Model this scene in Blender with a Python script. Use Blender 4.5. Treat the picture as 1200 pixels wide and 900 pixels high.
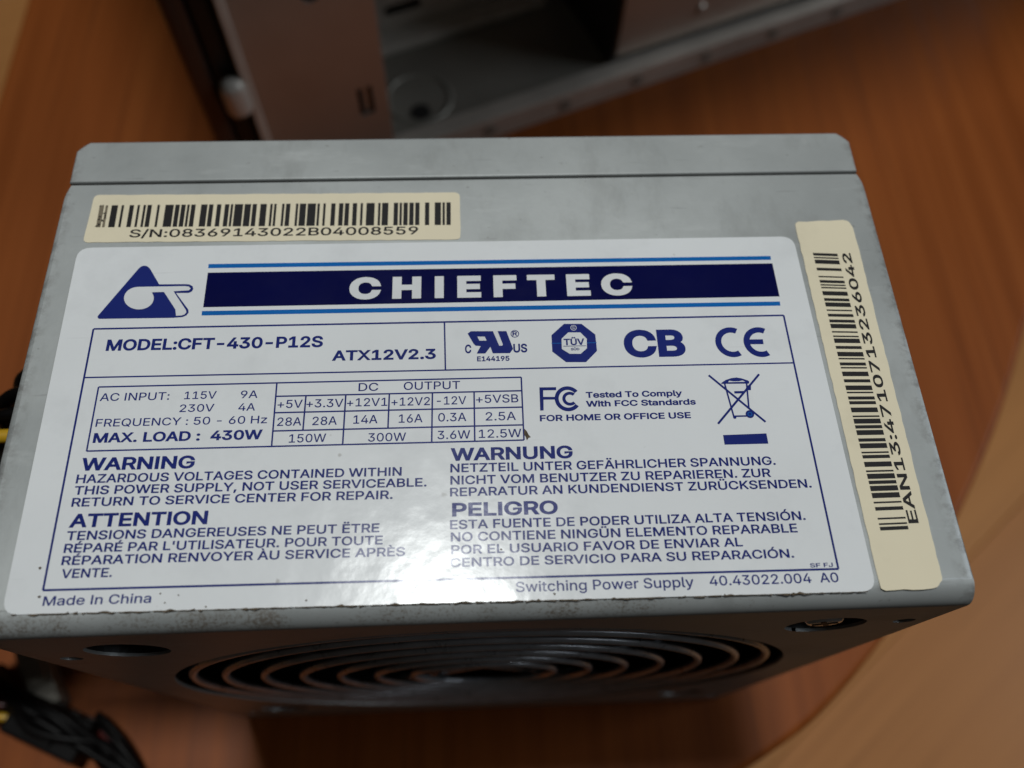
import bpy, bmesh, math, random
from mathutils import Vector, Matrix
random.seed(7)
for o in list(bpy.data.objects):
    bpy.data.objects.remove(o)
scene = bpy.context.scene
C = scene.collection
R = math.radians
MM = 0.001
TOP = 0.150                      # height of the power supply as it stands

# ------------------------------------------------------------------ camera
cam_d = bpy.data.cameras.new('camera')
cam = bpy.data.objects.new('camera', cam_d)
C.objects.link(cam)
cam.location = (0.00034, -0.02037, TOP + 0.11759)
cam.rotation_euler = (0.444818, -0.025758, -0.039485)
cam_d.sensor_width = 36.0
cam_d.sensor_fit = 'HORIZONTAL'
cam_d.lens = 981.08 / 1200.0 * 36.0
cam_d.clip_start = 0.002
cam_d.clip_end = 60.0
cam_d.dof.use_dof = True
cam_d.dof.focus_distance = 0.129
cam_d.dof.aperture_fstop = 12.0
scene.camera = cam

# ------------------------------------------------------------------ room light
world = bpy.data.worlds.new('World')
scene.world = world
world.use_nodes = True
bgn = world.node_tree.nodes['Background']
bgn.inputs['Color'].default_value = (1.0, 0.86, 0.72, 1)
bgn.inputs['Strength'].default_value = 0.013

def area_lamp(name, loc, target, size, size_y, power, color, shape='DISK'):
    d = bpy.data.lights.new(name, 'AREA')
    d.shape = shape
    d.size = size
    if shape in ('RECTANGLE', 'ELLIPSE'):
        d.size_y = size_y
    d.energy = power
    d.color = color
    o = bpy.data.objects.new(name, d)
    o.location = loc
    o.rotation_euler = (Vector(target) - Vector(loc)).to_track_quat('-Z', 'Y').to_euler()
    C.objects.link(o)
    return o
# ceiling lamp, a little behind and to the left of the power supply
area_lamp('ceiling_lamp', (-0.10, 0.345, TOP + 2.0), (-0.10, 0.345, 0), 0.27, 0.27, 24.0, (0.97, 1.0, 0.985))
# daylight from a window on the right
area_lamp('window_light', (2.3, 0.12, 1.55), (0, 0.05, 0.1), 1.1, 1.3, 15.0, (0.84, 0.92, 1.0), 'RECTANGLE')

scene.view_settings.view_transform = 'Standard'
scene.view_settings.look = 'None'
scene.view_settings.exposure = 0.0
scene.view_settings.gamma = 1.0
scene.view_settings.use_curve_mapping = False

# ------------------------------------------------------------------ helpers
def tag(o, label=None, cat=None, group=None, kind=None):
    if label: o['label'] = label
    if cat: o['category'] = cat
    if group: o['group'] = group
    if kind: o['kind'] = kind
    return o

def empty(name, loc=(0, 0, 0), rz=0.0):
    o = bpy.data.objects.new(name, None)
    o.location = loc
    o.rotation_euler = (0, 0, rz)
    o.empty_display_size = 0.02
    C.objects.link(o)
    return o

def link(name, me, mat, parent=None, smooth=False):
    o = bpy.data.objects.new(name, me)
    if mat is not None:
        me.materials.clear()
        me.materials.append(mat)
    if smooth:
        for p in me.polygons:
            p.use_smooth = True
    C.objects.link(o)
    if parent is not None:
        o.parent = parent
    return o

def bm_obj(name, bm, mat, parent=None, smooth=False):
    bmesh.ops.recalc_face_normals(bm, faces=bm.faces)
    me = bpy.data.meshes.new(name)
    bm.to_mesh(me)
    bm.free()
    return link(name, me, mat, parent, smooth)

def box_bm(x0, x1, y0, y1, z0, z1, bev=0.0, seg=2):
    bm = bmesh.new()
    bmesh.ops.create_cube(bm, size=1.0)
    for v in bm.verts:
        v.co = Vector((x0 + (v.co.x + .5) * (x1 - x0), y0 + (v.co.y + .5) * (y1 - y0), z0 + (v.co.z + .5) * (z1 - z0)))
    if bev > 0:
        bmesh.ops.bevel(bm, geom=list(bm.edges), offset=bev, segments=seg, profile=0.5, affect='EDGES')
    return bm

def box(name, x0, x1, y0, y1, z0, z1, mat, parent=None, bev=0.0, seg=2):
    k = MM
    return bm_obj(name, box_bm(x0 * k, x1 * k, y0 * k, y1 * k, z0 * k, z1 * k, bev * k, seg), mat, parent)

def cyl_bm(r, depth, seg=32, axis='Z', r2=None, loc=(0, 0, 0)):
    bm = bmesh.new()
    bmesh.ops.create_cone(bm, cap_ends=True, segments=seg, radius1=r, radius2=r if r2 is None else r2, depth=depth)
    m = Matrix.Identity(4)
    if axis == 'Y': m = Matrix.Rotation(R(90), 4, 'X')
    if axis == 'X': m = Matrix.Rotation(R(90), 4, 'Y')
    bmesh.ops.transform(bm, matrix=Matrix.Translation(loc) @ m, verts=bm.verts)
    return bm

def torus_bm(rad, wire, seg=96, sides=10, axis='Y', loc=(0, 0, 0), flat=1.0):
    bm = bmesh.new()
    rings = []
    for i in range(seg):
        a = 2 * math.pi * i / seg
        ring = []
        for j in range(sides):
            b = 2 * math.pi * j / sides
            rr = rad + wire * math.cos(b)
            h = wire * flat * math.sin(b)
            p = (rr * math.cos(a), h, rr * math.sin(a)) if axis == 'Y' else (rr * math.cos(a), rr * math.sin(a), h)
            ring.append(bm.verts.new(Vector(p) + Vector(loc)))
        rings.append(ring)
    for i in range(seg):
        for j in range(sides):
            bm.faces.new((rings[i][j], rings[(i + 1) % seg][j], rings[(i + 1) % seg][(j + 1) % sides], rings[i][(j + 1) % sides]))
    return bm

def tube_obj(name, pts, rad, mat, parent=None, res=8):
    """A wire along a smooth curve through pts (metres)."""
    cd = bpy.data.curves.new(name, 'CURVE')
    cd.dimensions = '3D'
    cd.bevel_depth = rad
    cd.bevel_resolution = 3
    cd.resolution_u = res
    cd.use_fill_caps = True
    sp = cd.splines.new('NURBS')
    sp.points.add(len(pts) - 1)
    for q, p in zip(sp.points, pts):
        q.co = (p[0], p[1], p[2], 1)
    sp.use_endpoint_u = True
    sp.order_u = 4
    tmp = bpy.data.objects.new('tmp', cd)
    C.objects.link(tmp)
    bpy.context.view_layer.update()
    dg = bpy.context.evaluated_depsgraph_get()
    me = bpy.data.meshes.new_from_object(tmp.evaluated_get(dg))
    bpy.data.objects.remove(tmp)
    bpy.data.curves.remove(cd)
    return link(name, me, mat, parent, True)

def boolean_cut(o, cutters):
    for cbm in cutters:
        bmesh.ops.recalc_face_normals(cbm, faces=cbm.faces)
        cm = bpy.data.meshes.new('cut')
        cbm.to_mesh(cm)
        cbm.free()
        co = bpy.data.objects.new('cut', cm)
        C.objects.link(co)
        co.parent = o.parent
        md = o.modifiers.new('b', 'BOOLEAN')
        md.operation = 'DIFFERENCE'
        md.solver = 'EXACT'
        md.object = co
        bpy.context.view_layer.update()
        dg = bpy.context.evaluated_depsgraph_get()
        me = bpy.data.meshes.new_from_object(o.evaluated_get(dg))
        o.modifiers.clear()
        old = o.data
        o.data = me
        me.name = old.name
        bpy.data.objects.remove(co)
    return o

def smooth_by_angle(me, ang=35):
    bm = bmesh.new()
    bm.from_mesh(me)
    for f in bm.faces: f.smooth = True
    for e in bm.edges:
        e.smooth = e.is_manifold and e.calc_face_angle(0) < R(ang) and max(f.calc_area() for f in e.link_faces) < 4e-4
    bm.to_mesh(me)
    bm.free()

# ------------------------------------------------------------------ materials
def new_mat(name):
    m = bpy.data.materials.new(name)
    m.use_nodes = True
    nt = m.node_tree
    b = nt.nodes['Principled BSDF']
    return m, nt, b

def setp(b, col=None, rough=None, metal=None, spec=None, coat=None, coat_r=None):
    if col is not None: b.inputs['Base Color'].default_value = (*col, 1)
    if rough is not None: b.inputs['Roughness'].default_value = rough
    if metal is not None: b.inputs['Metallic'].default_value = metal
    if spec is not None: b.inputs['Specular IOR Level'].default_value = spec
    if coat is not None: b.inputs['Coat Weight'].default_value = coat
    if coat_r is not None: b.inputs['Coat Roughness'].default_value = coat_r

def nd(nt, t, **kw):
    n = nt.nodes.new(t)
    for k, v in kw.items():
        if k in n.inputs.keys(): n.inputs[k].default_value = v
        else: setattr(n, k, v)
    return n

def coords(nt, scale=(1, 1, 1), rot=(0, 0, 0), loc=(0, 0, 0), src='Object'):
    tc = nt.nodes.new('ShaderNodeTexCoord')
    mp = nt.nodes.new('ShaderNodeMapping')
    mp.inputs['Scale'].default_value = scale
    mp.inputs['Rotation'].default_value = rot
    mp.inputs['Location'].default_value = loc
    nt.links.new(tc.outputs[src], mp.inputs['Vector'])
    return mp.outputs['Vector']

def noise(nt, vec, scale, detail=4.0, rough=0.55):
    n = nd(nt, 'ShaderNodeTexNoise', Scale=scale, Detail=detail, Roughness=rough)
    nt.links.new(vec, n.inputs['Vector'])
    return n.outputs['Fac']

def ramp(nt, fac, stops):
    n = nt.nodes.new('ShaderNodeValToRGB')
    el = n.color_ramp.elements
    while len(el) < len(stops): el.new(0.5)
    for e, (p, c) in zip(el, stops):
        e.position = p
        e.color = (*c, 1) if len(c) == 3 else c
    nt.links.new(fac, n.inputs['Fac'])
    return n.outputs['Color']

def mixc(nt, fac, a, b, mode='MIX'):
    n = nt.nodes.new('ShaderNodeMix')
    n.data_type = 'RGBA'
    n.blend_type = mode
    for sock, val in ((n.inputs[0], fac), (n.inputs[6], a), (n.inputs[7], b)):
        if hasattr(val, 'is_linked') or hasattr(val, 'links'):
            nt.links.new(val, sock)
        else:
            sock.default_value = val if not isinstance(val, tuple) else (*val, 1)
    return n.outputs[2]

def math_n(nt, op, a, b=None, c=None, clamp=False):
    n = nt.nodes.new('ShaderNodeMath')
    n.operation = op
    n.use_clamp = clamp
    for s, v in zip(n.inputs, (a, b, c)):
        if v is None: continue
        if hasattr(v, 'links'): nt.links.new(v, s)
        else: s.default_value = v
    return n.outputs[0]

def bump(nt, b, height, strength, dist):
    n = nd(nt, 'ShaderNodeBump', Strength=strength, Distance=dist)
    nt.links.new(height, n.inputs['Height'])
    nt.links.new(n.outputs['Normal'], b.inputs['Normal'])
    return n

def plain(name, col, rough=0.5, metal=0.0, spec=0.5, var=0.12, scale=60.0):
    m, nt, b = new_mat(name)
    setp(b, col, rough, metal, spec)
    v = coords(nt)
    n = noise(nt, v, scale, 5.0)
    lo = tuple(c * (1 - var) for c in col)
    hi = tuple(min(1, c * (1 + var)) for c in col)
    nt.links.new(ramp(nt, n, [(0.3, lo), (0.7, hi)]), b.inputs['Base Color'])
    nt.links.new(math_n(nt, 'MULTIPLY_ADD', n, 0.2, rough - 0.1), b.inputs['Roughness'])
    return m

MAT = {}
# silver sheet metal of the housing, scuffed, with grime and rust specks along the folded front edge
def steel_housing():
    m, nt, b = new_mat('silver_steel')
    v = coords(nt)
    big = noise(nt, v, 26, 6, 0.6)
    fine = noise(nt, v, 700, 3, 0.6)
    base = ramp(nt, big, [(0.3, (0.345, 0.366, 0.364)), (0.7, (0.462, 0.484, 0.480))])
    base = mixc(nt, math_n(nt, 'MULTIPLY', fine, 0.28), base, (0.36, 0.36, 0.35))
    # scattered small dark marks
    vs = coords(nt, (1, 1.6, 1))
    sp = noise(nt, vs, 520, 2, 0.5)
    marks = ramp(nt, sp, [(0.72, (0, 0, 0)), (0.80, (1, 1, 1))])
    base = mixc(nt, math_n(nt, 'MULTIPLY', marks, 0.6), base, (0.13, 0.12, 0.11))
    # greasy smudges and rubbed patches
    sm = noise(nt, coords(nt, (1, 0.45, 1), (0, 0, R(20))), 85, 5, 0.7)
    base = mixc(nt, ramp(nt, sm, [(0.52, (0, 0, 0)), (0.72, (0.42, 0.42, 0.42))]), base, (0.24, 0.245, 0.235))
    sm2 = noise(nt, coords(nt, (0.35, 1.2, 1), (0, 0, R(-8)), (3, 1, 0)), 140, 4, 0.7)
    base = mixc(nt, ramp(nt, sm2, [(0.58, (0, 0, 0)), (0.74, (0.35, 0.35, 0.35))]), base, (0.56, 0.58, 0.575))
    # fine hairline scratches
    vh = coords(nt, (14, 260, 60), (0, 0, R(38)))
    sc = noise(nt, vh, 6, 2, 0.5)
    scr = ramp(nt, sc, [(0.70, (0, 0, 0)), (0.74, (1, 1, 1))])
    base = mixc(nt, math_n(nt, 'MULTIPLY', scr, 0.30), base, (0.2, 0.2, 0.2))
    # worn, grimy side edges of the folded sheet
    tcx = nt.nodes.new('ShaderNodeTexCoord')
    sx_ = nt.nodes.new('ShaderNodeSeparateXYZ')
    nt.links.new(tcx.outputs['Object'], sx_.inputs[0])
    ed = nt.nodes.new('ShaderNodeMapRange')
    ed.inputs[1].default_value = 0.0672
    ed.inputs[2].default_value = 0.0698
    nt.links.new(math_n(nt, 'ABSOLUTE', sx_.outputs['X']), ed.inputs[0])
    wn = noise(nt, coords(nt), 420, 5, 0.7)
    ew = math_n(nt, 'MULTIPLY', ed.outputs[0], ramp(nt, wn, [(0.46, (0, 0, 0)), (0.62, (1, 1, 1))]))
    base = mixc(nt, math_n(nt, 'MULTIPLY', ew, 0.6, clamp=True), base, (0.14, 0.13, 0.12))
    # wear along the folded front edge (y below 4 mm)
    tc = nt.nodes.new('ShaderNodeTexCoord')
    sep = nt.nodes.new('ShaderNodeSeparateXYZ')
    nt.links.new(tc.outputs['Object'], sep.inputs[0])
    edge = nt.nodes.new('ShaderNodeMapRange')
    edge.inputs[1].default_value = 0.0042
    edge.inputs[2].default_value = 0.0008
    nt.links.new(sep.outputs['Y'], edge.inputs[0])
    tz = nt.nodes.new('ShaderNodeMapRange')
    tz.inputs[1].default_value = TOP - 0.004
    tz.inputs[2].default_value = TOP - 0.001
    nt.links.new(sep.outputs['Z'], tz.inputs[0])
    pit = noise(nt, coords(nt, (1, 1, 1)), 2200, 4, 0.7)
    patch = noise(nt, coords(nt, (1, 0.3, 0.3)), 55, 3, 0.6)
    ctr = math_n(nt, 'ABSOLUTE', math_n(nt, 'ADD', sep.outputs['X'], 0.022))
    patch = math_n(nt, 'ADD', patch, math_n(nt, 'MULTIPLY_ADD', ctr, -3.2, 0.115))
    amt = math_n(nt, 'ADD', math_n(nt, 'MULTIPLY', pit, 1.0), math_n(nt, 'MULTIPLY', patch, 1.5))
    amt = math_n(nt, 'MULTIPLY', amt, 0.5)
    rust = ramp(nt, amt, [(0.68, (0, 0, 0)), (0.78, (1, 1, 1))])
    f = math_n(nt, 'MULTIPLY', math_n(nt, 'MULTIPLY', edge.outputs[0], tz.outputs[0]), rust)
    base = mixc(nt, math_n(nt, 'MULTIPLY', f, 0.85, clamp=True), base, (0.15, 0.11, 0.075))
    nt.links.new(base, b.inputs['Base Color'])
    setp(b, None, 0.5, 0.38, 0.5)
    nt.links.new(math_n(nt, 'MULTIPLY_ADD', big, 0.22, 0.34), b.inputs['Roughness'])
    bump(nt, b, fine, 0.22, 0.00006)
    return m
MAT['steel'] = steel_housing()

def paper(name, col, rough, bstr, ink=False, wavy=True):
    m, nt, b = new_mat(name)
    v = coords(nt)
    n = noise(nt, v, 40, 4)
    fine = noise(nt, v, 1100, 2)
    var = 0.03 if not ink else 0.10
    lo = tuple(c * (1 - var) for c in col)
    hi = tuple(min(1, c * (1 + var)) for c in col)
    colr = ramp(nt, n, [(0.3, lo), (0.7, hi)])
    if not ink:
        d = ramp(nt, noise(nt, v, 260, 2), [(0.735, (0, 0, 0)), (0.775, (1, 1, 1))])
        colr = mixc(nt, math_n(nt, 'MULTIPLY', d, 0.45), colr, (0.2, 0.17, 0.13))
        st = noise(nt, v, 75, 5, 0.65)
        colr = mixc(nt, ramp(nt, st, [(0.52, (0, 0, 0)), (0.75, (0.30, 0.30, 0.30))]), colr, tuple(c * 0.72 for c in col))
        hs = noise(nt, coords(nt, (10, 300, 60), (0, 0, R(57))), 5, 2, 0.5)
        colr = mixc(nt, ramp(nt, hs, [(0.72, (0, 0, 0)), (0.76, (0.22, 0.22, 0.22))]), colr, tuple(c * 0.6 for c in col))
    nt.links.new(colr, b.inputs['Base Color'])
    setp(b, None, rough, 0.0, 0.24)
    h = math_n(nt, 'ADD', noise(nt, v, 115, 2.5, 0.5), math_n(nt, 'MULTIPLY', fine, 0.05))
    bump(nt, b, h, bstr, 0.0005)
    nt.links.new(math_n(nt, 'MULTIPLY_ADD', noise(nt, v, 120, 5, 0.6), 0.16, rough - 0.08), b.inputs['Roughness'])
    return m
MAT['label'] = paper('white_glossy_film', (0.735, 0.75, 0.76), 0.185, 0.30)
MAT['navy'] = paper('navy_ink', (0.015, 0.025, 0.165), 0.185, 0.30, True)
MAT['navy_dark'] = paper('dark_navy_ink', (0.003, 0.0042, 0.052), 0.185, 0.30, True)
MAT['blue'] = paper('bright_blue_ink', (0.008, 0.125, 0.42), 0.185, 0.30, True)
MAT['white_ink'] = paper('white_film_showing_through', (0.70, 0.712, 0.722), 0.185, 0.30, True)
MAT['cream'] = paper('cream_sticker_paper', (0.76, 0.68, 0.50), 0.55, 0.06)
MAT['black_ink'] = paper('black_ink', (0.012, 0.011, 0.012), 0.5, 0.06, True)
MAT['faded_ink'] = paper('smudged_ink', (0.19, 0.16, 0.11), 0.5, 0.06, True)
MAT['grime_and_shade'] = plain('brown_grime_and_shade', (0.10, 0.075, 0.05), 0.9, 0, 0.2, 0.4, 900)  # dirt, and the painted shadow line at the label's edge
MAT['black'] = plain('black_plastic', (0.0025, 0.002, 0.002), 0.45, 0, 0.12, 0.3, 80)
MAT['inner'] = plain('dark_inner_metal', (0.09, 0.088, 0.085), 0.6, 0.3, 0.4)
MAT['wire'] = plain('grille_wire', (0.45, 0.47, 0.50), 0.30, 0.5, 0.6, 0.2, 200)
MAT['chrome'] = plain('bright_screw_metal', (0.80, 0.80, 0.80), 0.22, 0.65, 0.5, 0.1, 200)
MAT['yellow'] = plain('yellow_wire_jacket', (0.50, 0.29, 0.015), 0.4)
MAT['red'] = plain('red_wire_jacket', (0.07, 0.006, 0.005), 0.4)
MAT['white_plastic'] = plain('white_plastic', (0.30, 0.28, 0.24), 0.45)
MAT['case_steel'] = plain('case_sheet_metal', (0.42, 0.385, 0.34), 0.36, 0.6, 0.5, 0.15, 14)
MAT['case_rail'] = plain('case_rail_metal', (0.58, 0.53, 0.47), 0.42, 0.45, 0.5, 0.2, 22)
MAT['case_bright'] = plain('bare_case_metal', (0.62, 0.58, 0.52), 0.5, 0.3)
MAT['bezel'] = plain('dark_glossy_bezel', (0.06, 0.035, 0.025), 0.3, 0.3)
MAT['case_dark'] = plain('case_inner_metal', (0.29, 0.275, 0.24), 0.45, 0.5, 0.5, 0.2, 18)
MAT['case_black'] = plain('black_plastic_and_shade', (0.015, 0.015, 0.015), 0.5)  # plastic parts, and the painted dark of wells, holes and voids

def wood(name, cols, rot, rough, grain=1.0, coat=0.3, spec=0.22):
    m, nt, b = new_mat(name)
    v1 = coords(nt, (150 * grain, 3.0 * grain, 20), (0, 0, rot))
    v2 = coords(nt, (420 * grain, 9 * grain, 40), (0, 0, rot))
    v3 = coords(nt, (9 * grain, 1.1 * grain, 5), (0, 0, rot))
    g1 = noise(nt, v1, 1.0, 5, 0.6)
    g2 = noise(nt, v2, 1.0, 3, 0.6)
    g3 = noise(nt, v3, 1.0, 3, 0.5)
    f = math_n(nt, 'ADD', math_n(nt, 'MULTIPLY', g1, 0.55), math_n(nt, 'MULTIPLY', g3, 0.45))
    c = ramp(nt, f, [(0.34, cols[0]), (0.5, cols[1]), (0.66, cols[2])])
    pore = ramp(nt, g2, [(0.56, (0, 0, 0)), (0.70, (1, 1, 1))])
    c = mixc(nt, math_n(nt, 'MULTIPLY', pore, 0.36), c, tuple(x * 0.5 for x in cols[0]))
    nt.links.new(c, b.inputs['Base Color'])
    setp(b, None, rough, 0.0, spec, coat, 0.25)
    nt.links.new(math_n(nt, 'MULTIPLY_ADD', g1, 0.18, rough - 0.09), b.inputs['Roughness'])
    bump(nt, b, g2, 0.05, 0.0003)
    return m
MAT['wood'] = wood('cherry_table_veneer', [(0.170, 0.041, 0.006), (0.222, 0.056, 0.0085), (0.275, 0.076, 0.012)], R(15), 0.46, 1.0, 0.0)
MAT['wood_edge'] = wood('cherry_edge_band', [(0.16, 0.05, 0.013), (0.20, 0.065, 0.017), (0.24, 0.08, 0.02)], R(15), 0.4)

FLOORS = [wood('laminate_plank_%s' % n, c, R(0), 0.45, 0.5, 0.1) for n, c in (
    ('honey', [(0.45, 0.197, 0.062), (0.49, 0.218, 0.070), (0.53, 0.242, 0.08)]),
    ('tan', [(0.49, 0.222, 0.072), (0.53, 0.244, 0.082), (0.57, 0.268, 0.092)]),
    ('russet', [(0.40, 0.165, 0.052), (0.44, 0.186, 0.06), (0.48, 0.208, 0.068)]))]
MAT['floor'] = wood('laminate_far', [(0.45, 0.197, 0.062), (0.49, 0.218, 0.070), (0.53, 0.242, 0.08)], R(0), 0.45, 0.5, 0.1)

# ---- layout of the stickers and their print, in millimetres on the top face
TEXTS = [
    ('MODEL:CFT-430-P12S', -40.88, 42.82, 33.67, 2.02, 'b'),
    ('ATX12V2.3', -14.36, 40.21, 16.25, 1.82, 'b'),
    ('AC INPUT:', -51.99, 34.27, 10.40, 1.29, 'r'),
    ('115V', -42.12, 34.25, 4.82, 1.27, 'r'),
    ('9A', -34.74, 34.19, 2.58, 1.27, 'r'),
    ('230V', -42.40, 32.12, 5.16, 1.25, 'r'),
    ('4A', -34.91, 32.08, 2.54, 1.25, 'r'),
    ('FREQUENCY : 50 - 60 Hz', -44.38, 30.00, 25.43, 1.26, 'r'),
    ('MAX. LOAD :  430W', -44.61, 27.41, 24.89, 1.58, 'b'),
    ('DC', -16.62, 34.89, 3.04, 1.36, 'r'),
    ('OUTPUT', -6.84, 34.88, 8.70, 1.36, 'r'),
    ('+5V', -28.41, 32.35, 3.77, 1.36, 'r'),
    ('+3.3V', -23.14, 32.33, 5.59, 1.36, 'r'),
    ('+12V1', -16.72, 32.32, 6.16, 1.36, 'r'),
    ('+12V2', -10.08, 32.25, 5.88, 1.37, 'r'),
    ('-12V', -3.83, 32.25, 4.52, 1.37, 'r'),
    ('+5VSB', 3.19, 32.35, 6.52, 1.37, 'r'),
    ('28A', -28.31, 29.42, 3.63, 1.37, 'r'),
    ('28A', -23.01, 29.40, 3.68, 1.38, 'r'),
    ('14A', -16.88, 29.46, 3.66, 1.38, 'r'),
    ('16A', -10.05, 29.42, 3.61, 1.38, 'r'),
    ('0.3A', -3.75, 29.45, 4.28, 1.39, 'r'),
    ('2.5A', 3.64, 29.40, 4.62, 1.39, 'r'),
    ('150W', -25.41, 26.66, 5.51, 1.35, 'r'),
    ('300W', -13.55, 26.48, 5.69, 1.35, 'r'),
    ('3.6W', -3.52, 26.57, 4.95, 1.36, 'r'),
    ('12.5W', 3.45, 26.58, 6.46, 1.36, 'r'),
    ('C', -1.13, 41.03, 1.01, 1.56, 'b'),
    ('US', 7.13, 40.96, 2.21, 1.56, 'b'),
    ('E144195', 2.80, 39.54, 5.11, 0.88, 'b'),
    ('R', 6.38, 44.00, 0.77, 0.81, 'b'),
    ('TÜV', 15.77, 42.04, 3.31, 1.17, 'b'),
    ('SÜD', 15.85, 41.10, 1.36, 0.43, 'b'),
    ('CB', 28.61, 39.59, 9.83, 4.94, 'b'),
    ('Tested To Comply', 24.45, 32.73, 15.04, 1.02, 'b'),
    ('With FCC Standards', 25.38, 31.22, 17.08, 1.01, 'b'),
    ('FOR HOME OR OFFICE USE', 21.21, 28.98, 23.25, 1.04, 'b'),
    ('WARNING', -49.86, 23.09, 16.43, 2.01, 'b'),
    ('HAZARDOUS VOLTAGES CONTAINED WITHIN', -34.83, 21.10, 47.12, 1.35, 'm'),
    ('THIS POWER SUPPLY, NOT USER SERVICEABLE.', -32.97, 19.34, 50.75, 1.33, 'm'),
    ('RETURN TO SERVICE CENTER FOR REPAIR.', -35.45, 17.58, 45.88, 1.32, 'm'),
    ('ATTENTION', -48.49, 14.57, 19.39, 2.02, 'b'),
    ('TENSIONS DANGEREUSES NE PEUT ËTRE', -36.26, 12.68, 43.90, 1.32, 'm'),
    ("RÉPARÉ PAR L'UTILISATEUR. POUR TOUTE", -36.00, 10.89, 44.45, 1.30, 'm'),
    ('RÉPARATION RENVOYER ÀU SERVICE APRÈS', -34.39, 9.15, 47.63, 1.29, 'm'),
    ('VENTE.', -54.46, 7.44, 6.93, 1.29, 'm'),
    ('Made In China', -52.41, 3.74, 14.53, 1.28, 'm'),
    ('WARNUNG', 5.09, 23.00, 18.27, 2.04, 'b'),
    ('NETZTEIL UNTER GEFÄHRLICHER SPANNUNG.', 20.26, 21.11, 48.73, 1.37, 'm'),
    ('NICHT VOM BENUTZER ZU REPARIEREN. ZUR', 19.74, 19.23, 47.72, 1.36, 'm'),
    ('REPARATUR AN KUNDENDIENST ZURÜCKSENDEN.', 22.60, 17.41, 53.56, 1.34, 'm'),
    ('PELIGRO', 3.77, 14.48, 15.35, 2.05, 'b'),
    ('ESTA FUENTE DE PODER UTILIZA ALTA TENSIÓN.', 21.66, 12.53, 51.75, 1.34, 'm'),
    ('NO CONTIENE NINGÜN ELEMENTO REPARABLE', 20.94, 10.72, 50.13, 1.33, 'm'),
    ('POR EL USUARIO FAVOR DE ENVIAR AL', 16.81, 8.92, 41.77, 1.31, 'm'),
    ('CENTRO DE SERVICIO PARA SU REPARACIÓN.', 20.28, 7.07, 49.05, 1.29, 'm'),
    ('SF FJ', 48.47, 5.44, 3.30, 0.61, 'm'),
    ('Switching Power Supply', 17.37, 3.36, 25.02, 1.42, 'm'),
    ('40.43022.004  A0', 41.33, 3.32, 18.39, 1.37, 'm'),
    ('CHIEFTEC', 2.92, 51.24, 46.50, 4.20, 'w'),
    ('S/N:08369143022B04008559', -33.34, 64.18, 48.23, 1.61, 'k'),
]
LABEL = [(-65.41, 62.43), (54.89, 62.2), (55.66, 1.82), (-64.92, 2.74)]
SERIAL = [(-64.63, 73.31), (-2.04, 72.66), (-2.02, 62.79), (-64.91, 63.54)]
EAN = [(55.75, 65.22), (65.13, 65.48), (65.79, 63.66), (65.48, 3.17), (64.21, 1.89), (56.24, 1.92)]
FRAME = [(-60.24, 46.91), (50.44, 46.68), (50.8, 5.12), (-59.99, 5.9)]
LINES=[
    ((-60.04, 38.35), (50.49, 37.97)) ,
    ((-4.85, 46.77), (-4.74, 38.23)) ,
    ((-57.72, 36.68), (7.06, 36.6)) ,
    ((-57.68, 26.21), (7.01, 26.07)) ,
    ((-57.72, 36.68), (-57.68, 26.21)) ,
    ((-30.7, 36.59), (-30.64, 26.1)) ,
    ((-30.63, 34.36), (7.03, 34.28)) ,
    ((-30.61, 31.62), (7.01, 31.5)) ,
    ((-30.57, 28.63), (7.06, 28.55)) ,
    ((-26.1, 34.38), (-26.18, 28.69)) ,
    ((-20.03, 34.37), (-20.13, 26.09)) ,
    ((-13.37, 34.34), (-13.45, 28.69)) ,
    ((-6.76, 34.31), (-6.86, 26.03)) ,
    ((-0.34, 34.33), (-0.4, 26.06)) ,
    ((7.06, 36.6), (7.01, 26.07)) ,
]
BANNER = [(-43.56, 57.06), (50.35, 56.79), (50.41, 50.28), (-43.55, 50.48)]
STRIPE_A = [(-43.63, 58.74), (50.28, 58.27), (50.24, 57.5), (-43.6, 57.94)]
STRIPE_B = [(-43.64, 49.78), (50.28, 49.31), (50.24, 48.53), (-43.61, 48.96)]
EMB_TRI = [(-60.05, 49.14), (-59.79, 48.73), (-47.7, 48.63), (-47.46, 49.06), (-53.06, 58.09), (-53.51, 58.53), (-54.04, 58.69), (-54.52, 58.55), (-54.85, 58.19)]
EMB_BAR = [(-54.38, 55.01), (-46.96, 54.93), (-46.25, 54.85), (-45.7, 54.48), (-45.54, 54.0), (-45.68, 53.53), (-46.15, 53.24), (-48.2, 53.26), (-45.86, 50.12), (-45.74, 49.54), (-46.02, 49.02), (-46.58, 48.75), (-47.7, 48.66), (-48.34, 50.18), (-50.28, 53.46), (-54.16, 53.55)]
EMB_WBAR = [(-54.31, 54.56), (-46.91, 54.54), (-46.3, 54.43), (-45.97, 54.07), (-46.21, 53.72), (-48.65, 53.6), (-46.22, 50.01), (-46.09, 49.6), (-46.34, 49.2), (-46.76, 49.04), (-47.64, 48.98), (-47.9, 50.17), (-50.16, 53.51), (-51.88, 53.49), (-54.03, 52.72)]
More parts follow.
